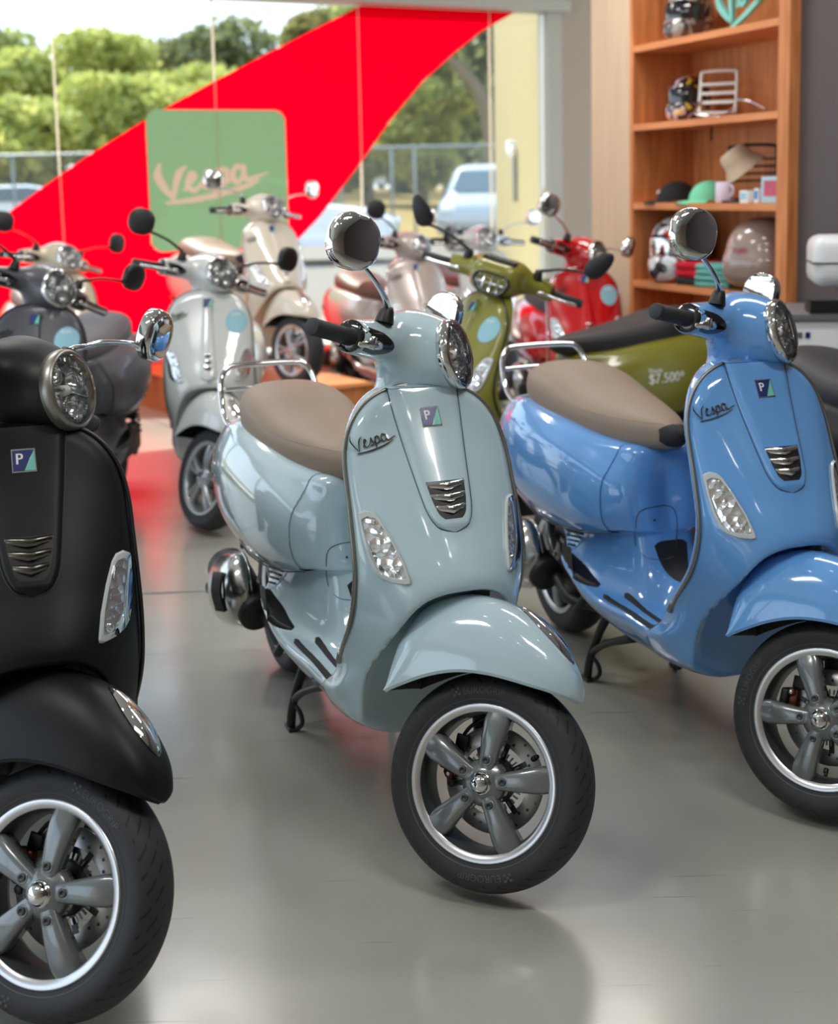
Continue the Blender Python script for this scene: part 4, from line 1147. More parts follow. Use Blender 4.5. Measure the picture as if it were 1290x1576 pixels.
for i in range(len(edges)-1):
    mb = MB(); gbox(mb, edges[i]+.004, edges[i+1]-.004, .17, 2.715, -.006, .006); put('window_%d' % (i+1), mb.mesh('window'), M_['glass'], kind='structure')
for i, s in enumerate(js):
    mb = MB(); gbox(mb, s-.0055, s+.0055, .17, 2.715, -.008, .0125); put('trim_%d' % (4+i), mb.mesh('joint'), M_['joint'], kind='structure')
# red vinyl sweep on the glass with a rounded hole for the mint square
UP = [(SL,-.75),(-2.6,.02),(-1.9,.55),(-1.4,.93),(-.998,1.214),(-.729,1.403),(-.409,1.613),(.059,1.892),(.544,2.144),(.996,2.368),(1.358,2.545),(1.70,2.712)]
LO = [(3.03,2.712),(2.727,2.559),(2.494,2.395),(2.206,2.169),(1.922,1.874),(1.675,1.569),(1.475,1.34),(1.311,1.155),(1.122,.983),(.98,.76),(.88,.45),(.80,.172)]
def interp(pts, s, side):
    xs = [p[0] for p in pts]; ys = [p[1] for p in pts]
    return float(np.interp(s, xs, ys))
lo2 = LO[::-1]
def film(mb, f_lo, f_hi, s0, s1, n, o, hole=None, mi=0):
    S = np.linspace(s0, s1, n)
    for a, b in zip(S[:-1], S[1:]):
        segs = []
        la, lb, ha, hb = f_lo(a), f_lo(b), f_hi(a), f_hi(b)
        if hole:
            h = hole((a+b)/2)
            if h: segs = [(la, lb, min(h[0], ha), min(h[0], hb)), (max(h[1], la), max(h[1], lb), ha, hb)]
        if not segs: segs = [(la, lb, ha, hb)]
        for (p, q, r, t) in segs:
            if r-p < 1e-4 and t-q < 1e-4: continue
            mb.add([gp(a, p, o), gp(b, q, o), gp(b, max(t, q), o), gp(a, max(r, p), o)], [(0, 1, 2, 3)], mi, False)
def sq(s, s0=.029, s1=1.068, z0=.948, z1=1.943, r=.085):
    if s <= s0 or s >= s1: return None
    d = 0
    if s < s0+r: d = r-math.sqrt(max(0, r*r-(s0+r-s)**2))
    if s > s1-r: d = r-math.sqrt(max(0, r*r-(s-s1+r)**2))
    return (z0+d, z1-d)
mb = MB()
film(mb, lambda s: .172 if s < .80 else interp(lo2, s, 0), lambda s: max(.172, min(2.712, interp(UP, s, 0))) if s < 1.7 else 2.712, -2.35, 3.03, 300, .0095, sq)
put('vinyl_banner', mb.mesh('vinyl_banner'), M_['red'], label='huge red curved vinyl banner stuck across the shop window', cat='banner')
# mint square with the script set into it as its own film
NS = 190; ss = np.linspace(.0295, 1.0675, NS+1); zz_ = np.linspace(.948, 1.943, NS+1)
sc_, zc_ = np.meshgrid((ss[:-1]+ss[1:])/2, (zz_[:-1]+zz_[1:])/2, indexing='ij')
ink = np.zeros(sc_.shape, bool); ca, sa = math.cos(.14), math.sin(.14)
for pts, wd in SCRIPT:
    n = len(pts)
    for k in range(n-1):
        p0 = np.array(pts[max(k-1, 0)] if k else (2*pts[0][0]-pts[1][0], 2*pts[0][1]-pts[1][1])); p1 = np.array(pts[k]); p2 = np.array(pts[k+1]); p3 = np.array(pts[k+2]) if k+2 < n else 2*p2-p1
        for t in np.linspace(0, 1, 14):
            p = .5*((2*p1)+(p2-p0)*t+(2*p0-5*p1+4*p2-p3)*t*t+(3*p1-p0-3*p2+p3)*t**3); w_ = (wd[k]*(1-t)+wd[k+1]*t)*1.75*.7
            a_ = p[0]*.80; b2 = p[1]*.68; cs, cz = .135+a_*ca-b2*sa, 1.325+a_*sa+b2*ca
            ink |= (sc_-cs)**2+(zc_-cz)**2 < (w_/2)**2
mg, mt = MB(), MB()
for i in range(NS):
    for j in range(NS):
        r = sq(sc_[i, j])
        if r is None or not (r[0] < zc_[i, j] < r[1]): continue
        (mt if ink[i, j] else mg).add([gp(ss[i], zz_[j], .0095), gp(ss[i+1], zz_[j], .0095), gp(ss[i+1], zz_[j+1], .0095), gp(ss[i], zz_[j+1], .0095)], [(0, 1, 2, 3)], 0, False)
o = put('logo_square', mg.mesh('logo_square'), M_['green'], label='mint green rounded square decal with tan script on the window', cat='decal')
put('script', mt.mesh('script'), M_['tan'], o)
# wall behind the viewer with a wide opening
mb = MB(); mb.box((.2, -3.56, 1.65), (10.8, .12, 3.3)); put('wall_front', mb.mesh('wall'), M_['cream'], kind='structure')
mb = MB(); mb.box((-5.2, 2.9, .12), (.12, 12.8, .24)); mb.box((-5.2, 2.9, 3.05), (.12, 12.8, .5)); [mb.box((-5.2, q, 1.6), (.12, .12, 3.)) for q in (-3.4, -.3, 2.8, 5.9, 9.0)]; put('wall_left', mb.mesh('wall'), M_['frame'], kind='structure')
# pillar, panels and right wall
mb = MB(); mb.prism([(1.085, 11.05), (1.47, 11.12), (1.6, 11.6), (1.085, 11.6)], lambda p: (*p, 0), lambda p: (*p, 3.25)); put('wall_corner', mb.mesh('pillar'), M_['cream'], kind='structure').name = 'wall_back'
U = Vector((.371, -.928, 0)).normalized(); Nn = Vector((.928, .371, 0)).normalized(); KS = 1.12; SO = Vector((1.04*KS, 6.35*KS, 0))
def sp(s, d, z): return SO+U*s*KS+Nn*d*KS+Vector((0, 0, z))
def sbox(mb, s0, s1, d0, d1, z0, z1, mi=0):
    vs = [sp(s, d, z) for s in (s0, s1) for d in (d0, d1) for z in (z0, z1)]
    mb.add(vs, [(0, 1, 3, 2), (4, 6, 7, 5), (0, 4, 5, 1), (2, 3, 7, 6), (0, 2, 6, 4), (1, 5, 7, 3)], mi, False)
mb = MB(); sbox(mb, -.425, -.03, -.01, .5, 0, 3.25); put('wall_panel', mb.mesh('wall_panel'), M_['maple'], kind='structure').name = 'wall_right'
mb = MB(); sbox(mb, 1.15, 11.2, .02, .14, 0, 3.25); sbox(mb, -.03, 1.15, .36, .5, 0, 3.25); put('wall_front_right', mb.mesh('wall'), M_['darkwall'], kind='structure').name = 'wall_side'
# ------------------------------------------------------------------ shelf unit
t = empty('shelf_unit', sp(0, 0, 0), 0, 'tall cherry-wood open shelf unit recessed in the right wall', 'shelf')
bpy.context.view_layer.update()
def sput(name, mb, m): return put(name, mb.mesh(name), m, t, Matrix.Translation(-SO))
mb = MB(); sbox(mb, -.03, .0, -.03, .34, 0, 3.0); sput('side_panel', mb, M_['wood'])
mb = MB(); sbox(mb, 1.08, 1.15, -.03, .34, 0, 3.0); sput('side_panel', mb, M_['wood'])
mb = MB(); sbox(mb, 0, 1.08, .30, .33, 0, 3.0); sput('back_panel', mb, M_['wood'])
SZ = [.858, 1.262, 1.663, 2.058]
for z in [.42]+SZ+[2.6]:
    mb = MB(); sbox(mb, .0, 1.08, -.028, .31, z-.032, z); sput('shelf', mb, M_['woodh'])
# ------------------------------------------------------------------ outside ground
poly_slab('ground_paving', [(-30, 9.0), (a[0], a[1]), (b_[0]+.0, b_[1]), (1.0, 13.5), (-30, 12.2)], -.10, -.01, M_['pave']).name = 'ground'
poly_slab('trim_20', [(-60, 12.0), (1.0, 13.4), (14, 13.4), (40, 36.5), (-60, 36.5)], -.14, -.016, M_['asphalt'])
mb = MB(); mb.add([(-90, 36.5, -.05), (90, 36.5, -.05), (150, 112, 1.22), (-150, 112, 1.22), (-150, 260, 1.3), (150, 260, 1.3)], [(0, 1, 2, 3), (3, 2, 5, 4)], 0, False); put('lawn', mb.mesh('lawn'), M_['lawn'], kind='structure')
mb = MB()
yy = 11.25
while yy < 17.1:
    mb.box((1.035, yy, 1.9), (.05, .10, 4.2)); mb.box((1.075, yy+.1, 1.9), (.05, .12, 4.2)); yy += .2
put('neighbour_wall', mb.mesh('neighbour_wall'), M_['yellow'], label='pale yellow corrugated wall outside, right of the window', cat='wall', kind='structure')
mb = MB(); mb.box((.965, 13.6, 1.76), (.10, .14, .09), 0, None, .02); mb.cyl((.95, 13.5, 1.72), (.95, 13.4, 1.66), .04); o = put('security_light', mb.mesh('lamp_body'), M_['matwhite'], label='small white floodlight on the yellow corrugated wall', cat='light fixture')
mb = MB(); mb.box((.985, 13.45, 1.45), (.05, .06, .5), 0, None, .01); put('conduit', mb.mesh('conduit'), M_['zinc'], o)
# fence
ft = empty('chain_link_fence', (0, 37, 0), 0, 'chain link fence with steel posts along the lawn edge', 'fence')
mb = MB(); mb.cyl((-26, 0, 2.43), (14, 0, 2.43), .045); 
put('top_rail', mb.mesh('rail'), M_['zinc'], ft)
for x in (-24, -19.6, -15.2, -10.85, -6.4, -2.0, -.62, 0.0, 4.4, 8.8):
    mb = MB(); mb.cyl((x, 0, -.1), (x, 0, 2.45), .04); put('post', mb.mesh('post'), M_['zinc'], ft)
mb = MB(); sp_ = .16; h = 2.38
k = -26.
while k < 14:
    for s in (-1, 1):
        x0, x1 = (k, k+h) if s > 0 else (k+h, k); w = .006
        mb.add([(x0-w, 0, .03), (x0+w, 0, .03), (x1+w, 0, .03+h), (x1-w, 0, .03+h), (x0-w, .01, .03), (x0+w, .01, .03), (x1+w, .01, .03+h), (x1-w, .01, .03+h)], [(0, 1, 2, 3), (7, 6, 5, 4), (0, 3, 7, 4), (1, 5, 6, 2)], 0, False)
    k += sp_
put('wire_mesh', mb.mesh('wire_mesh'), M_['zinc'], ft)
# ------------------------------------------------------------------ cars
M_['carglass'] = mat('car_glass', (70, 84, 92), .08, coat=1.); M_['carwhite'] = mat('white_car_paint', (226, 228, 234), .3, coat=1.)
M_['cargrey'] = mat('silver_car_paint', (170, 172, 172), .3, .3, coat=1.); M_['cartyre'] = mat('car_tyre', (32, 32, 34), .8); M_['light'] = mat('head_lamp', (230, 232, 235), .1, coat=1.)
M_['carbeige'] = mat('champagne_car_paint', (190, 184, 172), .3, .2, coat=1.)
def car_mesh(kind):
    """x forward; body, windows and wheels as separate meshes"""
    L_, W_, = (4.4, 1.78) if kind != 'van' else (4.7, 1.85)
    if kind == 'suv':
        prof = [(-2.15,.35),(-2.2,.75),(-2.12,1.0),(-1.95,1.42),(-1.6,1.58),(-.2,1.60),(.25,1.52),(.95,1.08),(1.75,.98),(2.1,.82),(2.18,.55),(2.1,.32)]
        win = [(-1.85,1.08),(-1.75,1.40),(-1.5,1.50),(-.2,1.53),(.2,1.46),(.82,1.07)]
    elif kind == 'van':
        prof = [(-2.3,.4),(-2.35,.9),(-2.3,1.5),(-2.1,1.80),(-1.6,1.86),(.3,1.84),(.75,1.72),(1.45,1.20),(2.05,1.05),(2.3,.85),(2.35,.5),(2.25,.35)]
        win = [(-2.1,1.22),(-2.0,1.66),(-1.6,1.74),(.3,1.72),(.65,1.62),(1.25,1.2)]
    else:
        prof = [(-2.1,.4),(-2.2,.7),(-2.15,.95),(-1.6,1.02),(-1.0,1.38),(-.5,1.45),(.2,1.43),(.95,1.0),(1.75,.88),(2.1,.72),(2.15,.5),(2.05,.32)]
        win = [(-1.5,1.02),(-.98,1.32),(-.5,1.38),(.18,1.36),(.82,1.0)]
    mb = MB(); rows = []
    for t in np.linspace(-1, 1, 13):
        yy = t*W_/2; k = 1-abs(t)**6*.06; row = []
        for (x, z) in prof:
            tum = max(0, z-1.0)*.28*abs(t)**1; row.append((x*k, yy*(1-max(0, z-1.0)*.22), .2+(z-.2)*(1-abs(t)**8*.05)))
        rows.append(row)
    mb.grid(rows, 0, True, cyc=True)
    n = len(prof); mb.f += [list(range(n)), list(range(12*n, 13*n))[::-1]]; mb.m += [0, 0]; mb.sm += [False, False]
    body = mb.mesh('car_body'); mb = MB()
    for s in (-1, 1):
        def q(p): return (p[0], s*(W_/2*(1-max(0, p[1]-1.0)*.22)+.008), p[1])
        mb.add([q(p) for p in win], [tuple(range(len(win)))], 0, False)
    i = [j for j in range(len(prof)-1) if prof[j][0] < prof[j+1][0] and prof[j][1] > prof[j+1][1]+.3][0]
    A_, B_ = prof[i], prof[i+1]
    for (A_, B_, o) in ((prof[i], prof[i+1], .02), (prof[2], prof[3], -.02)):
        lo_, hi_ = (.08, .94)
        p0 = (A_[0]+(B_[0]-A_[0])*lo_+o, A_[1]+(B_[1]-A_[1])*lo_+.02); p1 = (A_[0]+(B_[0]-A_[0])*hi_+o, A_[1]+(B_[1]-A_[1])*hi_+.02)
        mb.add([(p0[0], -.62, p0[1]), (p0[0], .62, p0[1]), (p1[0], .72, p1[1]), (p1[0], -.72, p1[1])], [(0, 1, 2, 3)], 0, False)
    wins = mb.mesh('car_windows'); mb = MB()
    for x in (-1.35, 1.35):
        for s in (-1, 1): mb.lathe([(.17,.79),(.20,.86),(.30,.88),(.33,.86),(.34,.78),(.33,.68),(0,.68)], 28, 'Y', 0, Matrix.Translation((x, 0, .34)) @ Matrix.Scale(s, 4, (0, 1, 0))); mb.lathe([(0,.84),(.17,.845),(.20,.87)], 20, 'Y', 1, Matrix.Translation((x, 0, .34)) @ Matrix.Scale(s, 4, (0, 1, 0)))
    wh = mb.mesh('car_wheels'); mb = MB()
    for s in (-1, 1): mb.box((2.06 if kind != 'van' else 2.2, s*.68, .74 if kind != 'van' else .88), (.22, .32, .15), 0, None, .04)
    mb.box((2.14 if kind != 'van' else 2.3, 0, .50), (.08, 1.1, .18), 1, None, .03)
    return body, wins, wh, mb.mesh('car_lamps')
CARS = {k: car_mesh(k) for k in ('suv', 'van', 'sedan')}
def car(kind, x, y, z, rz, m, label, group=None):
    t = empty('car', (x, y, z), R(rz), label, 'car', group); b, w, wh, lm = CARS[kind]
    put('body', b, m, t); put('windows', w, M_['carglass'], t); put('wheels', wh, [M_['cartyre'], M_['zinc']], t); put('headlights', lm, [M_['light'], M_['carglass']], t)
car('suv', -2.5, 26, 0, -4, M_['carwhite'], 'white car parked outside, its nose past the edge of the red banner')
car('van', 1.75, 31, 0, -100, M_['cargrey'], 'silver grey van facing the window beside the yellow wall')
for i, (x, y, z, rz, m, k, lb) in enumerate([(-6.4, 113, 1.22, 8, 'cargrey', 'sedan', 'pale grey car far behind the lawn, left of the fence post'), (-1.4, 112, 1.22, 4, 'carwhite', 'van', 'white high-roofed car far behind the lawn, in the middle of the row'),
        (5.4, 113, 1.22, 0, 'carwhite', 'sedan', 'small white saloon far behind the lawn, right of the high-roofed car'), (10.4, 114, 1.22, 5, 'carbeige', 'sedan', 'beige saloon at the right end of the far parked row')]):
    car(k, x, y, z, rz, M_[m], lb, 'parked cars beyond the lawn')
car('suv', -12.2, 44, .1, 10, M_['carwhite'], 'white car behind the fence at far left of the window')
# ------------------------------------------------------------------ trees
def leaf_mat(name, a, b):
    m, nt, bs = new_mat(name); N = nt.nodes; L = nt.links
    g = N.new('ShaderNodeNewGeometry'); mx = N.new('ShaderNodeMix'); mx.data_type = 'RGBA'; mx.inputs['A'].default_value = (*s2l(a), 1); mx.inputs['B'].default_value = (*s2l(b), 1)
    L.new(g.outputs['Random Per Island'], mx.inputs['Factor']); L.new(mx.outputs['Result'], bs.inputs['Base Color']); bs.inputs['Roughness'].default_value = .6
    tl = N.new('ShaderNodeBsdfTranslucent'); L.new(mx.outputs['Result'], tl.inputs['Color']); ms = N.new('ShaderNodeMixShader'); ms.inputs[0].default_value = .45
    L.new(bs.outputs[0], ms.inputs[1]); L.new(tl.outputs[0], ms.inputs[2]); L.new(ms.outputs[0], N['Material Output'].inputs['Surface']); return m
LM = [leaf_mat('leaves_bright', (164, 174, 88), (208, 206, 124)), leaf_mat('leaves_mid', (136, 148, 84), (180, 184, 116)), leaf_mat('leaves_dark', (100, 114, 76), (146, 150, 100)), leaf_mat('leaves_olive', (124, 126, 70), (172, 160, 96))]
M_['bark'] = mat('bark', (122, 108, 88), .9, noise=.25, nscale=2, bump=.5, bscale=6)
def crown(clumps, n, size, rng):
    """leaf blades scattered through ellipsoid clumps"""
    vs = np.empty((n*4, 3)); 
    w = np.array([c[3]*c[3] for c in clumps]); w = w/w.sum()
    ci = rng.choice(len(clumps), n, p=w); C_ = np.array([c[:3] for c in clumps])[ci]; Rr = np.array([c[3] for c in clumps])[ci][:, None]
    d = rng.normal(size=(n, 3)); d /= np.linalg.norm(d, axis=1, keepdims=True)
    P_ = C_+d*Rr*rng.uniform(.55, 1.06, (n, 1))*np.array([1.15, 1.1, .72])
    a = rng.normal(size=(n, 3)); a /= np.linalg.norm(a, axis=1, keepdims=True); b = np.cross(a, rng.normal(size=(n, 3))); b /= np.linalg.norm(b, axis=1, keepdims=True)
    s = size*rng.uniform(.6, 1.3, (n, 1)); vs[0::4] = P_-a*s; vs[1::4] = P_+b*s*.5; vs[2::4] = P_+a*s; vs[3::4] = P_-b*s*.5
    m = bpy.data.meshes.new('crown'); m.vertices.add(n*4); m.vertices.foreach_set('co', vs.ravel()); m.loops.add(n*4); m.loops.foreach_set('vertex_index', np.arange(n*4))
    m.polygons.add(n); m.polygons.foreach_set('loop_start', np.arange(n)*4); m.polygons.foreach_set('loop_total', np.full(n, 4)); m.update(); m.validate(); return m
def tree(x, y, z, h, rad, lm, label, seed, n=5000, leaf=.28, trunk=True, low=.25, lean=0.):
    rng = np.random.default_rng(seed); t = empty('tree', (x, y, z), 0, label, 'tree', 'trees beyond the fence')
    cl = []
    for i in range(16):
        a = rng.uniform(0, 2*PI); r = rad*rng.uniform(.1, .8); zz = h*rng.uniform(low, .88); k = 1-abs((zz/h)-.55)*.7
        cl.append((r*math.cos(a)*k, r*math.sin(a)*k, zz, rad*rng.uniform(.28, .48)))
    cl.append((0, 0, h*.82, rad*.4))
    put('crown', crown(cl, n, leaf, rng), lm, t)
    mb = MB()
    if trunk:
        mb.tube([(0, 0, -.3), (lean*.1, 0, h*.15), (lean*.5, 0, h*.35), (lean, 0, h*.6)], [h*.03, h*.024, h*.019, h*.008], 10)
        for i in range(6):
            c = cl[i]; f = .25+.05*i; mb.tube([(lean*f, 0, h*f*.8), (c[0]*.5, c[1]*.5, (h*f+c[2])/2), (c[0], c[1], c[2])], [h*.011, h*.008, h*.003], 7)
        put('trunk', mb.mesh('trunk'), M_['bark'], t)
TR = [(-17.3, 62, .4, 8.0, 3.2, 0, 'yellow-green tree at the left end of the window', 11), (-14.0, 66, .5, 9.0, 3.3, 0, 'bright green tall tree behind the first glass joint', 12),
 (-11.2, 58, .3, 6.0, 3.2, 0, 'low bright bushy tree over the left fence rail', 13), (-8.0, 60, .35, 6.2, 3.2, 0, 'low light-green tree left of the mint square', 14),
 (-10.8, 84, .7, 11.6, 5.4, 2, 'broad dark-crowned tree behind the low bright trees', 15), (-15.6, 54, .3, 4.8, 3.0, 0, 'short round tree behind the left fence', 22),
 (-6.2, 88, .8, 12.6, 3.8, 3, 'tall olive tree showing above the red banner', 16), (-2.4, 70, .55, 11.5, 3.4, 1, 'tree touching the top edge of the red banner', 17),
 (.4, 64, .4, 8.4, 3.0, 0, 'leafy yellow-green tree right of the red curve', 18), (2.0, 80, .7, 12.5, 4.2, 1, 'tall mid-green tree behind the forked trunk', 19), (4.6, 58, .35, 10.5, 3.2, 2, 'dark tree against the yellow wall edge', 20),
 (-.6, 96, .9, 7.5, 5., 1, 'soft green tree farthest back, above the parked cars', 21), (5.4, 98, .9, 8, 5., 1, 'green tree farthest back, beside the yellow wall', 23), (-21, 70, .5, 10, 4.4, 1, 'tree just past the left edge of the window view', 24), (-7.5, 100, 1., 8, 6, 2, 'dark green tree farthest back behind the red banner', 25)]
for x, y, z, h_, r_, l_, lb, sd in TR: tree(x, y, z, h_, r_, LM[l_], lb, sd, 7000, .30 if y < 75 else .40, low=.12)
t2 = empty('tree', (2.9, 55, .3), 0, 'thick forked tree trunk leaning left, seen right of the red curve', 'tree', 'trees beyond the fence')
mb = MB(); mb.tube([(.3, 0, -.3), (.3, 0, 2.2), (.0, 0, 4.2), (-.9, 0, 5.6), (-2.4, 0, 6.9)], [.42, .36, .32, .24, .10], 12); mb.tube([(.35, 0, 2.6), (.9, 0, 4.5), (1.0, 0, 7.4)], [.34, .28, .2], 12)
put('trunk', mb.mesh('trunk'), M_['bark'], t2); put('crown', crown([(-2.2, 0, 7.6, 1.6), (-.4, .5, 8.4, 1.8), (1.4, 0, 8.3, 1.6), (-3.4, .4, 6.8, 1.1)], 3500, .26, np.random.default_rng(5)), LM[1], t2)
# ------------------------------------------------------------------ lights
w = bpy.data.worlds.new('world'); sc.world = w; w.use_nodes = True; nt = w.node_tree; N = nt.nodes; L = nt.links
bg = N['Background']; tc = N.new('ShaderNodeTexCoord'); sx = N.new('ShaderNodeSeparateXYZ'); L.new(tc.outputs['Generated'], sx.inputs[0])
nz = N.new('ShaderNodeTexNoise'); nz.inputs['Scale'].default_value = 2.5; nz.inputs['Detail'].default_value = 6; L.new(tc.outputs['Generated'], nz.inputs['Vector'])
ad = N.new('ShaderNodeMath'); ad.operation = 'MULTIPLY_ADD'; ad.inputs[1].default_value = .5; L.new(nz.outputs['Fac'], ad.inputs[0]); L.new(sx.outputs['Z'], ad.inputs[2])
cr = N.new('ShaderNodeValToRGB'); cr.color_ramp.elements[0].position = .25; cr.color_ramp.elements[0].color = (.80, .91, 1., 1); cr.color_ramp.elements[1].position = .85; cr.color_ramp.elements[1].color = (.55, .74, 1., 1)
L.new(ad.outputs[0], cr.inputs['Fac']); L.new(cr.outputs['Color'], bg.inputs['Color']); bg.inputs['Strength'].default_value = 2.1
sd = bpy.data.lights.new('sun', 'SUN'); sd.energy = 8.0; sd.angle = R(.6); sd.color = (1., .96, .88); so = bpy.data.objects.new('sun', sd); COL.objects.link(so)
so.rotation_euler = Vector((-.35, .55, .70)).to_track_quat('Z', 'Y').to_euler()
def area(name, loc, sx_, sy_, e, rot=(0, 0, 0), col=(1, .98, .95)):
    l = bpy.data.lights.new(name, 'AREA'); l.shape = 'RECTANGLE'; l.size = sx_; l.size_y = sy_; l.energy = e; l.color = col
    o = bpy.data.objects.new(name, l); COL.objects.link(o); o.location = loc; o.rotation_euler = rot; return o
for i, (x, y) in enumerate([(-1.6, 1.4), (1.2, 1.4), (-1.6, 4.2), (1.4, 4.2), (-1.6, 7.0), (.6, 6.6)]):
    area('ceiling_fill_light', (x, y, 3.22), 1.2, .3, 30)  # unseen area lamps added below the ceiling as fill for the showroom
M_['spot'] = mat('lit_spot', (255, 250, 240), .5, emis=14)
for i, (x, y) in enumerate([(-1.2, .2), (-.2, .5), (.8, .2), (1.6, .9), (-.6, 2.2), (.6, 2.6), (-1.8, 3.0), (1.9, 2.8)]):
    mb = MB(); mb.lathe([(0, -.012), (.032, -.012), (.036, 0), (.05, 0), (.05, .02)], 20, 'Z', 0); o = put('ceiling_spot', mb.mesh('ceiling_spot'), M_['spot'], kind='structure'); o.name = 'trim_%d' % (30+i); o.location = (x, y, 3.24)
# ------------------------------------------------------------------ the scooters
PW = paint('pale_ice_white_paint', (184, 208, 217), .13); PB = paint('light_blue_paint', (104, 162, 226), .13)
PK = mat('matt_black_paint', (15, 15, 17), .45, spec=.3); PG = mat('matt_grey_paint', (70, 70, 78), .4, coat=.25)
PW2 = paint('plain_white_paint', (205, 210, 208), .2); PC = paint('cream_paint', (214, 206, 190), .2); PL = paint('warm_silver_paint', (182, 172, 166), .25, metal=.2)
PR = paint('red_paint', (190, 8, 20), .16); PO = mat('olive_satin_paint', (128, 126, 44), .3, coat=.4); PE = paint('beige_paint', (190, 178, 150), .25)
M_['darktrim'] = mat('dark_trim', (30, 31, 33), .35); M_['greytrim'] = mat('satin_grey_trim', (150, 148, 140), .35, .8)
M_['blackmirror'] = mat('black_mirror_shell', (26, 27, 30), .4)
scooter(.1173, 2.5088, 0, -68.3, 47, 0, PW, 'pale ice-white scooter with tan seat in the centre foreground', bright='greytrim', rack=True, hero=True, mb_=True)
scooter(.8622, 2.7841, 0, -72.0, 40, -117, PB, 'light blue scooter with tan seat, right of the ice-white one', bright='greytrim', rack=True, hero=True, mb_=True)
scooter(-.6303, 2.1254, 0, -72.3, 54, 146, PK, 'matt black scooter cut by the left edge of the foreground', seat='seatblack', bright='darktrim', hero=True, mL=(-6, -.03, .028))
scooter(1.66, 3.02, 0, -71, 25, 40, PK, 'black scooter mostly hidden behind the blue one at the right edge', seat='seatblack', bright='darktrim')
scooter(-.851, 5.37, 0, -84.5, 37, 0, PW2, 'white scooter with round sticker left of the foreground white seat', seat='seatgrey', bright='greytrim', rim='rim_twin', barb='silverwheel', sticker=True, mirrorm='blackmirror', narrow=True)
scooter(-.70, 7.75, .234, -57, 12, 20, PC, 'cream scooter standing on the wooden platform by the window', seat='leather', bright='chrome', rim='rim_twin', barb='silverwheel', narrow=True)
scooter(-1.434, 4.788, 0, -90, 50, 0, PG, 'dark grey scooter with round sticker behind the matt black one', seat='seatgrey', bright='darktrim', sticker=True, mirrorm='blackmirror', narrow=True)
scooter(-1.80, 7.03, 0, -66, 28, 0, PE, 'beige scooter behind the dark grey one before the red banner', seat='seatbrown', bright='darktrim', mirrorm='blackmirror', narrow=True)
scooter(.096, 7.6, 0, -67.5, 34, 0, PL, 'warm silver scooter seen above the ice-white headset', seat='seatbrown', bright='chrome', mirrorm='blackmirror', narrow=True)
scooter(.52, 8.5, 0, -75, 5, 0, PW2, 'white scooter farthest back, mostly hidden behind the olive one', seat='seatbrown')
scooter(.83, 6.30, 0, -86, 48, 0, PR, 'bright red scooter with round sticker in front of the shelf unit', seat='seatblack', bright='chrome', sticker=True, narrow=True)
scooter(-.005, 5.06, 0, -147.5, 44, 0, PO, 'olive green scooter with price lettering behind the blue tan seat', seat='seatblack', bright='darktrim', mirror='leaf', mirrorm='blackmirror', sport=True, sticker=True, price=True, tie=False, narrow=True)
# ------------------------------------------------------------------ platform and counter
mb = MB(); mb.box((0, 0, .11), (1.75, .84, .22)); tp = empty('platform', (-1.09, 8.36, 0), R(-57), 'low wooden display platform under the cream scooter', 'platform')
put('base', mb.mesh('base'), M_['wood'], tp); mb = MB(); mb.box((0, 0, .2265), (1.78, .87, .013), 0, None, .004); put('top_board', mb.mesh('top_board'), M_['woodh'], tp)
tp = empty('counter', (1.70, 5.12, 0), R(-6), 'white counter with grey top at the right edge', 'counter')
mb = MB(); mb.box((.0, 0, .425), (.62, .44, .85), 0, None, .006); put('cabinet', mb.mesh('cabinet'), M_['matwhite'], tp)
mb = MB(); mb.box((0, 0, .865), (.63, .46, .03), 0, None, .004); put('top', mb.mesh('top'), M_['greytop'], tp)
mb = MB(); mb.box((-.28, -.2215, .80), (.022, .002, .022), 0); put('label', mb.mesh('label'), M_['greytop'], tp)
mb = MB(); mb.box((-.25, -.2215, .80), (.018, .002, .022), 0); put('label', mb.mesh('label'), M_['navy'], tp)
mb = MB(); mb.box((-.27, -.2215, .745), (.05, .002, .006), 0); put('label', mb.mesh('label'), M_['redlens'], tp)
tc_ = empty('top_case', (1.74, 5.18, .892), R(-10), 'white hard top case with black line, on the counter at the right edge', 'case')
mb = MB(); mb.box((0, 0, .165), (.46, .28, .19), 0, None, .045); put('shell', mb.mesh('shell'), M_['matwhite'], tc_)
mb = MB(); mb.box((0, 0, .160), (.466, .286, .006), 0, None, .002); put('seam_strip', mb.mesh('seam_strip'), M_['blackp'], tc_)
mb = MB(); mb.box((0, 0, .035), (.26, .20, .07), 0, None, .01); put('stand', mb.mesh('stand'), M_['greytop'], tc_)
tray = empty('tray', (1.54, 4.96, .881), R(-6), 'dark shallow tray on the grey counter top', 'tray')
mb = MB(); mb.box((0, 0, .004), (.20, .11, .006)); [mb.box(c, d) for c, d in (((0, -.055, .02), (.20, .005, .035)), ((0, .055, .02), (.20, .005, .035)), ((-.10, 0, .02), (.005, .11, .035)), ((.10, 0, .02), (.005, .11, .035)))]; put('tray_body', mb.mesh('tray_body'), M_['blackp'], tray)
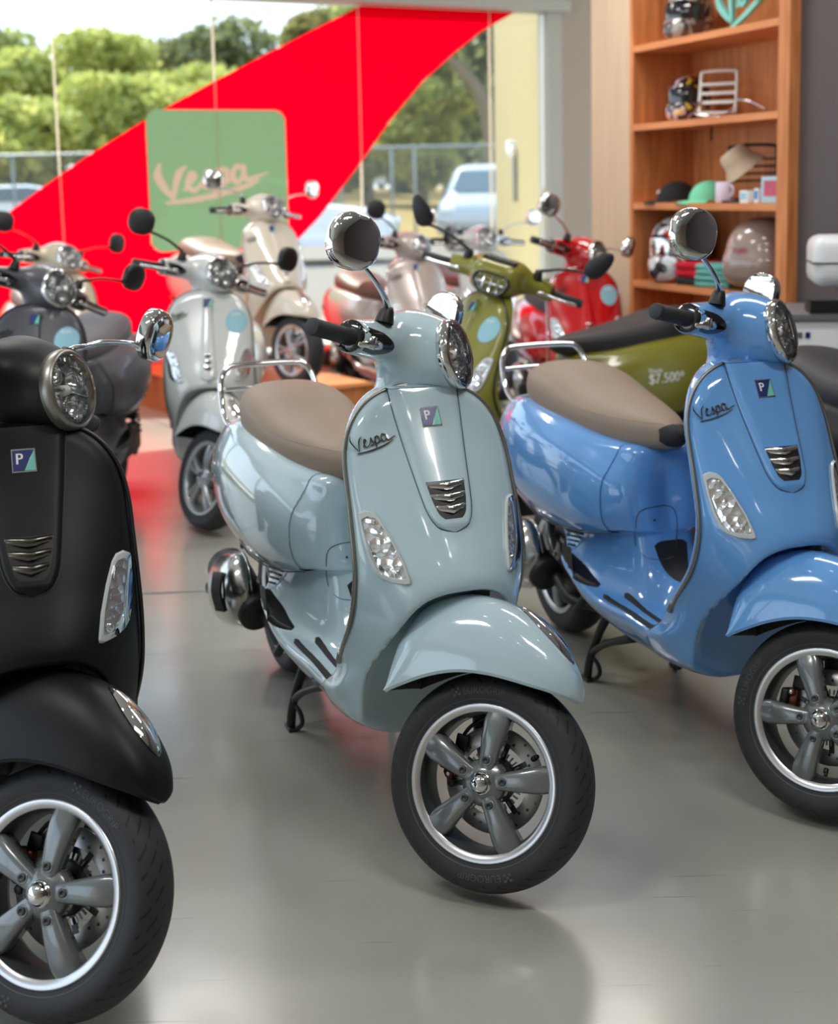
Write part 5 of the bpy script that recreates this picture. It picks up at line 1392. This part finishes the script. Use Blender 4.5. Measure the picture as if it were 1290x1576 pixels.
# ------------------------------------------------------------------ things on the shelves
def on_shelf(name, s, d, z, rz, label, cat, group=None): 
    p = sp(s, d, z); e = empty(name, p, math.atan2(U.y, U.x)+R(rz), label, cat, group); e.scale = (KS, KS, KS); return e
def pat_mat(name, cols, scale, rough=.25):
    """hard patches of several colours on a glossy shell"""
    m, nt, b = new_mat(name); N = nt.nodes; L = nt.links
    tc = N.new('ShaderNodeTexCoord'); nz = N.new('ShaderNodeTexNoise'); nz.inputs['Scale'].default_value = scale; nz.inputs['Detail'].default_value = 1; nz.inputs['Distortion'].default_value = 1.2
    L.new(tc.outputs['Object'], nz.inputs['Vector']); cr = N.new('ShaderNodeValToRGB'); cr.color_ramp.interpolation = 'CONSTANT'
    e = cr.color_ramp.elements; e[0].position = 0; e[0].color = (*s2l(cols[0]), 1); e[1].position = .36; e[1].color = (*s2l(cols[1]), 1)
    for i, c in enumerate(cols[2:]): q = e.new(.48+.11*i); q.color = (*s2l(c), 1)
    L.new(nz.outputs['Fac'], cr.inputs['Fac']); L.new(cr.outputs['Color'], b.inputs['Base Color']); b.inputs['Roughness'].default_value = rough; b.inputs['Coat Weight'].default_value = 1; return m
def full_helmet(t, m, mv, scale=1., trim=None):
    """full-face helmet; x is the face direction"""
    def f(x, y, z):
        d = ell(x, y, z, (0, 0, .135), (.145, .115, .135), 2.2)
        ch = ell(x, y, z, (.055, 0, .055), (.115, .09, .065), 2.4); d = smin(d, ch, .03)
        op = np.maximum(np.maximum(np.abs(z-.145-.1*(x-.1))-.042, .03-x), -(np.abs(y)*0+1)); d = smax(d, -op, .008)
        inner = ell(x, y, z, (0, 0, .10), (.118, .092, .115), 2.); d = smax(d, -inner, .006)
        return smax(d, -z+.003, .006)
    key = 'helmet_full'
    if key not in ME: P, F = snets(f, (-.18, -.14, -.01), (.20, .14, .29), .006); ME[key] = mesh_np('shell', P, F)
    S_ = Matrix.Scale(scale, 4)
    put('shell', ME[key], m, t, S_)
    if 'visor_full' not in ME:
        mb = MB(); rows = []
        for a in np.linspace(R(-78), R(78), 24): rows.append([(.149*math.cos(a)*k, .119*math.sin(a)*k, .136+z) for z, k in ((-.040, .985), (-.02, 1.), (.02, 1.), (.045, .97))])
        mb.grid(rows, 0, True); ME['visor_full'] = mb.mesh('visor')
        mb = MB()
        mb.cyl((.02, -.108, .135), (.02, -.124, .135), .022); ME['hinge'] = mb.mesh('visor_hinge')
        mb = MB(); mb.box((.158, 0, .055), (.012, .06, .018), 0, None, .004); ME['hvent'] = mb.mesh('chin_vent')
    put('visor', ME['visor_full'], mv, t, S_); put('visor_hinge', ME['hinge'], M_['blackp'], t, S_); put('visor_hinge', ME['hinge'], M_['blackp'], t, S_ @ Matrix.Translation((0, .232, 0))); put('chin_vent', ME['hvent'], M_['blackp'], t, S_)
M_['visor'] = mat('dark_visor', (28, 30, 36), .08, coat=1.)
t = on_shelf('helmet', .22, .13, SZ[3]+.001, -68, 'grey and black full-face helmet on the top shelf', 'helmet'); full_helmet(t, pat_mat('grey_black_shell', [(42, 42, 46), (58, 56, 58), (150, 146, 140), (70, 62, 62)], 9), M_['visor'], .86)
t = on_shelf('helmet', .22, .13, SZ[2]+.001, -68, 'small black helmet with yellow and pink patches on the second shelf', 'helmet'); full_helmet(t, pat_mat('yellow_patch_shell', [(225, 190, 50), (30, 28, 34), (52, 48, 54), (214, 180, 190), (225, 190, 50)], 11), M_['visor'], .76)
mb = MB(); mb.tube([(.05, .085, .02), (.07, .12, -.0), (.06, .155, .0), (.06, .160, -.09)], .006, 6, sx=.3); put('chin_strap', mb.mesh('chin_strap'), M_['rubber'], t)
t = on_shelf('helmet', .17, .12, SZ[0]+.001, -62, 'big glossy black, white and red helmet on the lowest visible shelf', 'helmet'); full_helmet(t, pat_mat('black_white_red_shell', [(190, 30, 45), (200, 206, 214), (24, 24, 28), (210, 212, 216), (24, 24, 28)], 7), M_['chrome'], 1.12)
# jet helmet / rounded top case on its side
def f(x, y, z): return smax(smin(ell(x, y, z, (0, 0, .15), (.165, .15, .152), 2.3), ell(x, y, z, (.0, 0, .09), (.172, .158, .085), 2.6), .03), -z+.002, .01)
P, F = snets(f, (-.23, -.20, -.01), (.23, .20, .33), .008); t = on_shelf('rounded_case', .80, .125, SZ[0]+.001, -62, 'large warm-grey rounded scooter top case on the lowest visible shelf', 'case')
put('shell', mesh_np('shell', P, F), paint('warm_grey_shell', (150, 130, 122), .25), t)
mb = MB(); mb.grid([[(.2045*math.cos(a), .1745*math.sin(a), .085+h) for a in np.linspace(0, 2*PI, 49)[:-1]] for h in (-.003, .003)], 0, True, cyc=True); 
mb2 = script_mesh(lambda u, v, h: (.171, -.06+u*.07, .165+v*.07), .001, 1.4, 'script')
put('script', mb2, M_['redlens'], t)
# chrome luggage carrier
t = on_shelf('luggage_carrier', .45, .12, SZ[2], 42, 'white and chrome folding luggage carrier on the second shelf', 'luggage rack')
mb = MB(); Mr = Matrix.Rotation(R(-12), 4, 'X')
mb.tube([(-.078, .0, .045), (-.078, .0, .19), (-.062, .0, .212), (.062, .0, .212), (.078, .0, .19), (.078, .0, .045), (.066, 0, .03), (-.066, 0, .03)], .008, 8, cyc=True, M=Mr)
for z in (.075, .115, .155): mb.box((0, 0, z), (.15, .012, .013), 0, Mr)
put('grid', mb.mesh('grid'), mat('white_coated_bar', (225, 224, 220), .3, .3), t)
mb = MB(); mb.tube([(-.07, .02, .09), (-.08, -.06, .03), (-.02, -.09, .012), (.05, -.07, .012), (.07, .01, .05)], .006, 8); mb.tube([(.07, 0, .08), (.15, -.05, .07), (.23, -.08, .03)], .005, 8); put('bracket', mb.mesh('bracket'), M_['chrome'], t)
# teal script sign on the top shelf
t = on_shelf('script_sign', .58, .16, SZ[3]+.002, 0, 'teal cut-out script sign leaning on the top shelf', 'sign')
ca, sa = math.cos(.45), math.sin(.45)
sm = script_mesh(lambda u, v, h: ((u*ca-v*sa)*.50-.10, -h, (u*sa+v*ca)*.50+.040), .02, 1.3, 'letters'); put('letters', sm, mat('teal_board', (120, 196, 186), .5), t)
mb = MB(); mb.box((-.04, .02, .004), (.14, .05, .008)); put('foot', mb.mesh('foot'), mat('teal_foot', (110, 186, 176), .5), t)
# caps
def cap_hat(t, m, sc_=1., txt=None):
    mb = MB(); rows = []
    for k in np.linspace(0, 1, 10):
        a = k*PI/2; rows.append([(.085*math.cos(a)*math.cos(b)*1.08, .075*math.cos(a)*math.sin(b), .010+.085*math.sin(a)) for b in np.linspace(0, 2*PI, 29)[:-1]])
    mb.grid(rows, 0, True, cyc=True); S_ = Matrix.Scale(sc_, 4); put('crown', mb.mesh('crown'), m, t, S_)
    mb = MB(); rows = []
    for k in np.linspace(0, 1, 6): rows.append([((.082+.075*k*math.cos(b*.8)**.5)*math.cos(b), (.073+.012*k)*math.sin(b)*1.02, .012-.010*k*k-.012*abs(math.sin(b))*k) for b in np.linspace(R(-65), R(65), 17)])
    mb.grid(rows, 0, True); mb.grid([[(p[0], p[1], p[2]-.003) for p in r] for r in rows], 0, True, flip=True); put('peak', mb.mesh('peak'), m, t, S_)
    if txt: put('script', script_mesh(lambda u, v, h: (.0915*math.cos((u-.5)*.7)-v*.012, -.03+u*.055, .045+v*.05), .001, 1.2, 'script'), M_['white'], t, S_)
t = on_shelf('cap', .17, .10, SZ[1]+.001, -105, 'black baseball cap with white script on the third shelf', 'cap'); cap_hat(t, mat('black_cotton', (28, 27, 30), .9), 1., True)
t = on_shelf('cap', .43, .10, SZ[1]+.001, -100, 'mint green baseball cap on the third shelf', 'cap'); cap_hat(t, mat('mint_cotton', (120, 205, 165), .9), 1.)
# dark folding carrier with a bucket hat
t = on_shelf('carrier_frame', .70, .13, SZ[1]+.001, 40, 'dark metal carrier frame holding the bucket hat', 'luggage rack')
mb = MB()
mb.tube([(-.10, 0, .0), (-.10, 0, .20), (-.08, 0, .235), (.08, 0, .235), (.10, 0, .20), (.10, 0, .0)], .007, 8)
for z in (.09, .12, .15, .18): mb.cyl((-.10, 0, z), (.10, 0, z), .0045, seg=8)
mb.tube([(-.10, -.08, .005), (-.10, .05, .01), (.10, .05, .01), (.10, -.08, .005)], .006, 8, cyc=True); put('frame', mb.mesh('frame'), mat('dark_carrier', (48, 40, 38), .4, .5), t)
t = on_shelf('bucket_hat', .655, .10, SZ[1]+.185, 0, 'beige bucket hat hung on the dark carrier frame', 'hat')
mb = MB(); Mb_ = Matrix.Rotation(R(60), 4, 'Z') @ Matrix.Rotation(R(-38), 4, 'Y') @ Matrix.Scale(.84, 4)
mb.lathe([(.0, .085), (.055, .082), (.072, .070), (.080, .02), (.085, .0), (.118, -.045), (.120, -.048), (.115, -.047), (.083, -.002), (.078, .018), (.07, .066), (0, .08)], 36, 'Z', 0, Mb_); put('hat_body', mb.mesh('hat_body'), mat('beige_cotton', (196, 176, 150), .95, noise=.06, nscale=30), t)
t = on_shelf('mug', .645, .03, SZ[1]+.001, 0, 'small pale lilac mug on the third shelf', 'mug')
mb = MB(); mb.lathe([(0, 0), (.036, 0), (.038, .004), (.038, .086), (.036, .088), (.034, .086), (.034, .006), (0, .006)], 28); put('cup', mb.mesh('cup'), mat('lilac_glaze', (214, 200, 214), .3), t)
mb = MB(); mb.tube([(.036, 0, .070), (.058, 0, .066), (.062, 0, .040), (.037, 0, .022)], .005, 8); put('handle', mb.mesh('handle'), mat('lilac_glaze_handle', (214, 200, 214), .3), t)
for (s_, d_, w_, h_, dp_, c1, c2, lb) in [(.815, .03, .055, .050, .05, (150, 200, 220), (235, 240, 240), 'small pale blue box on the third shelf, right of the mug'), (.872, .05, .03, .058, .05, (60, 130, 190), (230, 235, 238), 'narrow bright blue box between two other boxes'), (.985, .05, .13, .105, .07, (186, 84, 110), (170, 205, 220), 'larger pink and white printed box at the right end of the third shelf')]:
    t = on_shelf('box', s_, d_, SZ[1]+.001, 0, lb, 'box', 'small boxes on the third shelf'); mb = MB(); mb.box((0, 0, h_/2), (w_, dp_, h_), 0, None, .002); put('carton', mb.mesh('carton'), mat('carton', c2, .5), t)
    mb = MB(); mb.box((0, -dp_/2-.0008, h_*.56), (w_*.72, .001, h_*.6)); put('print', mb.mesh('print'), mat('print', c1, .5, noise=.35, nscale=40), t)
def shirt(t, m, w=.17, d=.20, layers=3, th=.022):
    mb = MB()
    for i in range(layers):
        rows = []
        rng = np.random.default_rng(i+3)
        for v in np.linspace(-1, 1, 17):
            row = []
            for a in np.linspace(0, 2*PI, 25)[:-1]:
                ca, sa = math.cos(a), math.sin(a); rx = w/2*(abs(ca)**.35)*(1 if ca > 0 else -1); rz_ = th/2*(abs(sa)**.6)*(1 if sa > 0 else -1)
                row.append((rx+.004*math.sin(9*v+i*2), v*d/2*(1+.02*math.sin(5*a)), th*(i+.5)*.96+rz_+.003*math.sin(7*v+3*a+i)))
            rows.append(row)
        mb.grid(rows, 0, True, cyc=True); n = 24; k = len(mb.v)
        mb.f += [list(range(k-n, k)), list(range(k-17*n, k-16*n))[::-1]]; mb.m += [0, 0]; mb.sm += [True, True]
    put('cloth', mb.mesh('cloth'), m, t)
t = on_shelf('folded_shirt', .42, .09, SZ[0]+.001, 4, 'black folded shirt underneath the red one', 'shirt', 'folded shirts'); shirt(t, mat('black_jersey', (34, 30, 32), .95), layers=1, th=.035)
t = on_shelf('folded_shirt', .42, .09, SZ[0]+.040, 0, 'red folded shirt lying on the black one', 'shirt', 'folded shirts'); shirt(t, mat('red_jersey', (205, 20, 48), .95), layers=2, th=.034)
t = on_shelf('folded_shirt', .585, .09, SZ[0]+.001, 14, 'teal folded shirt beside the red shirt', 'shirt', 'folded shirts'); shirt(t, mat('teal_jersey', (104, 172, 164), .95), w=.19, layers=4, th=.026)
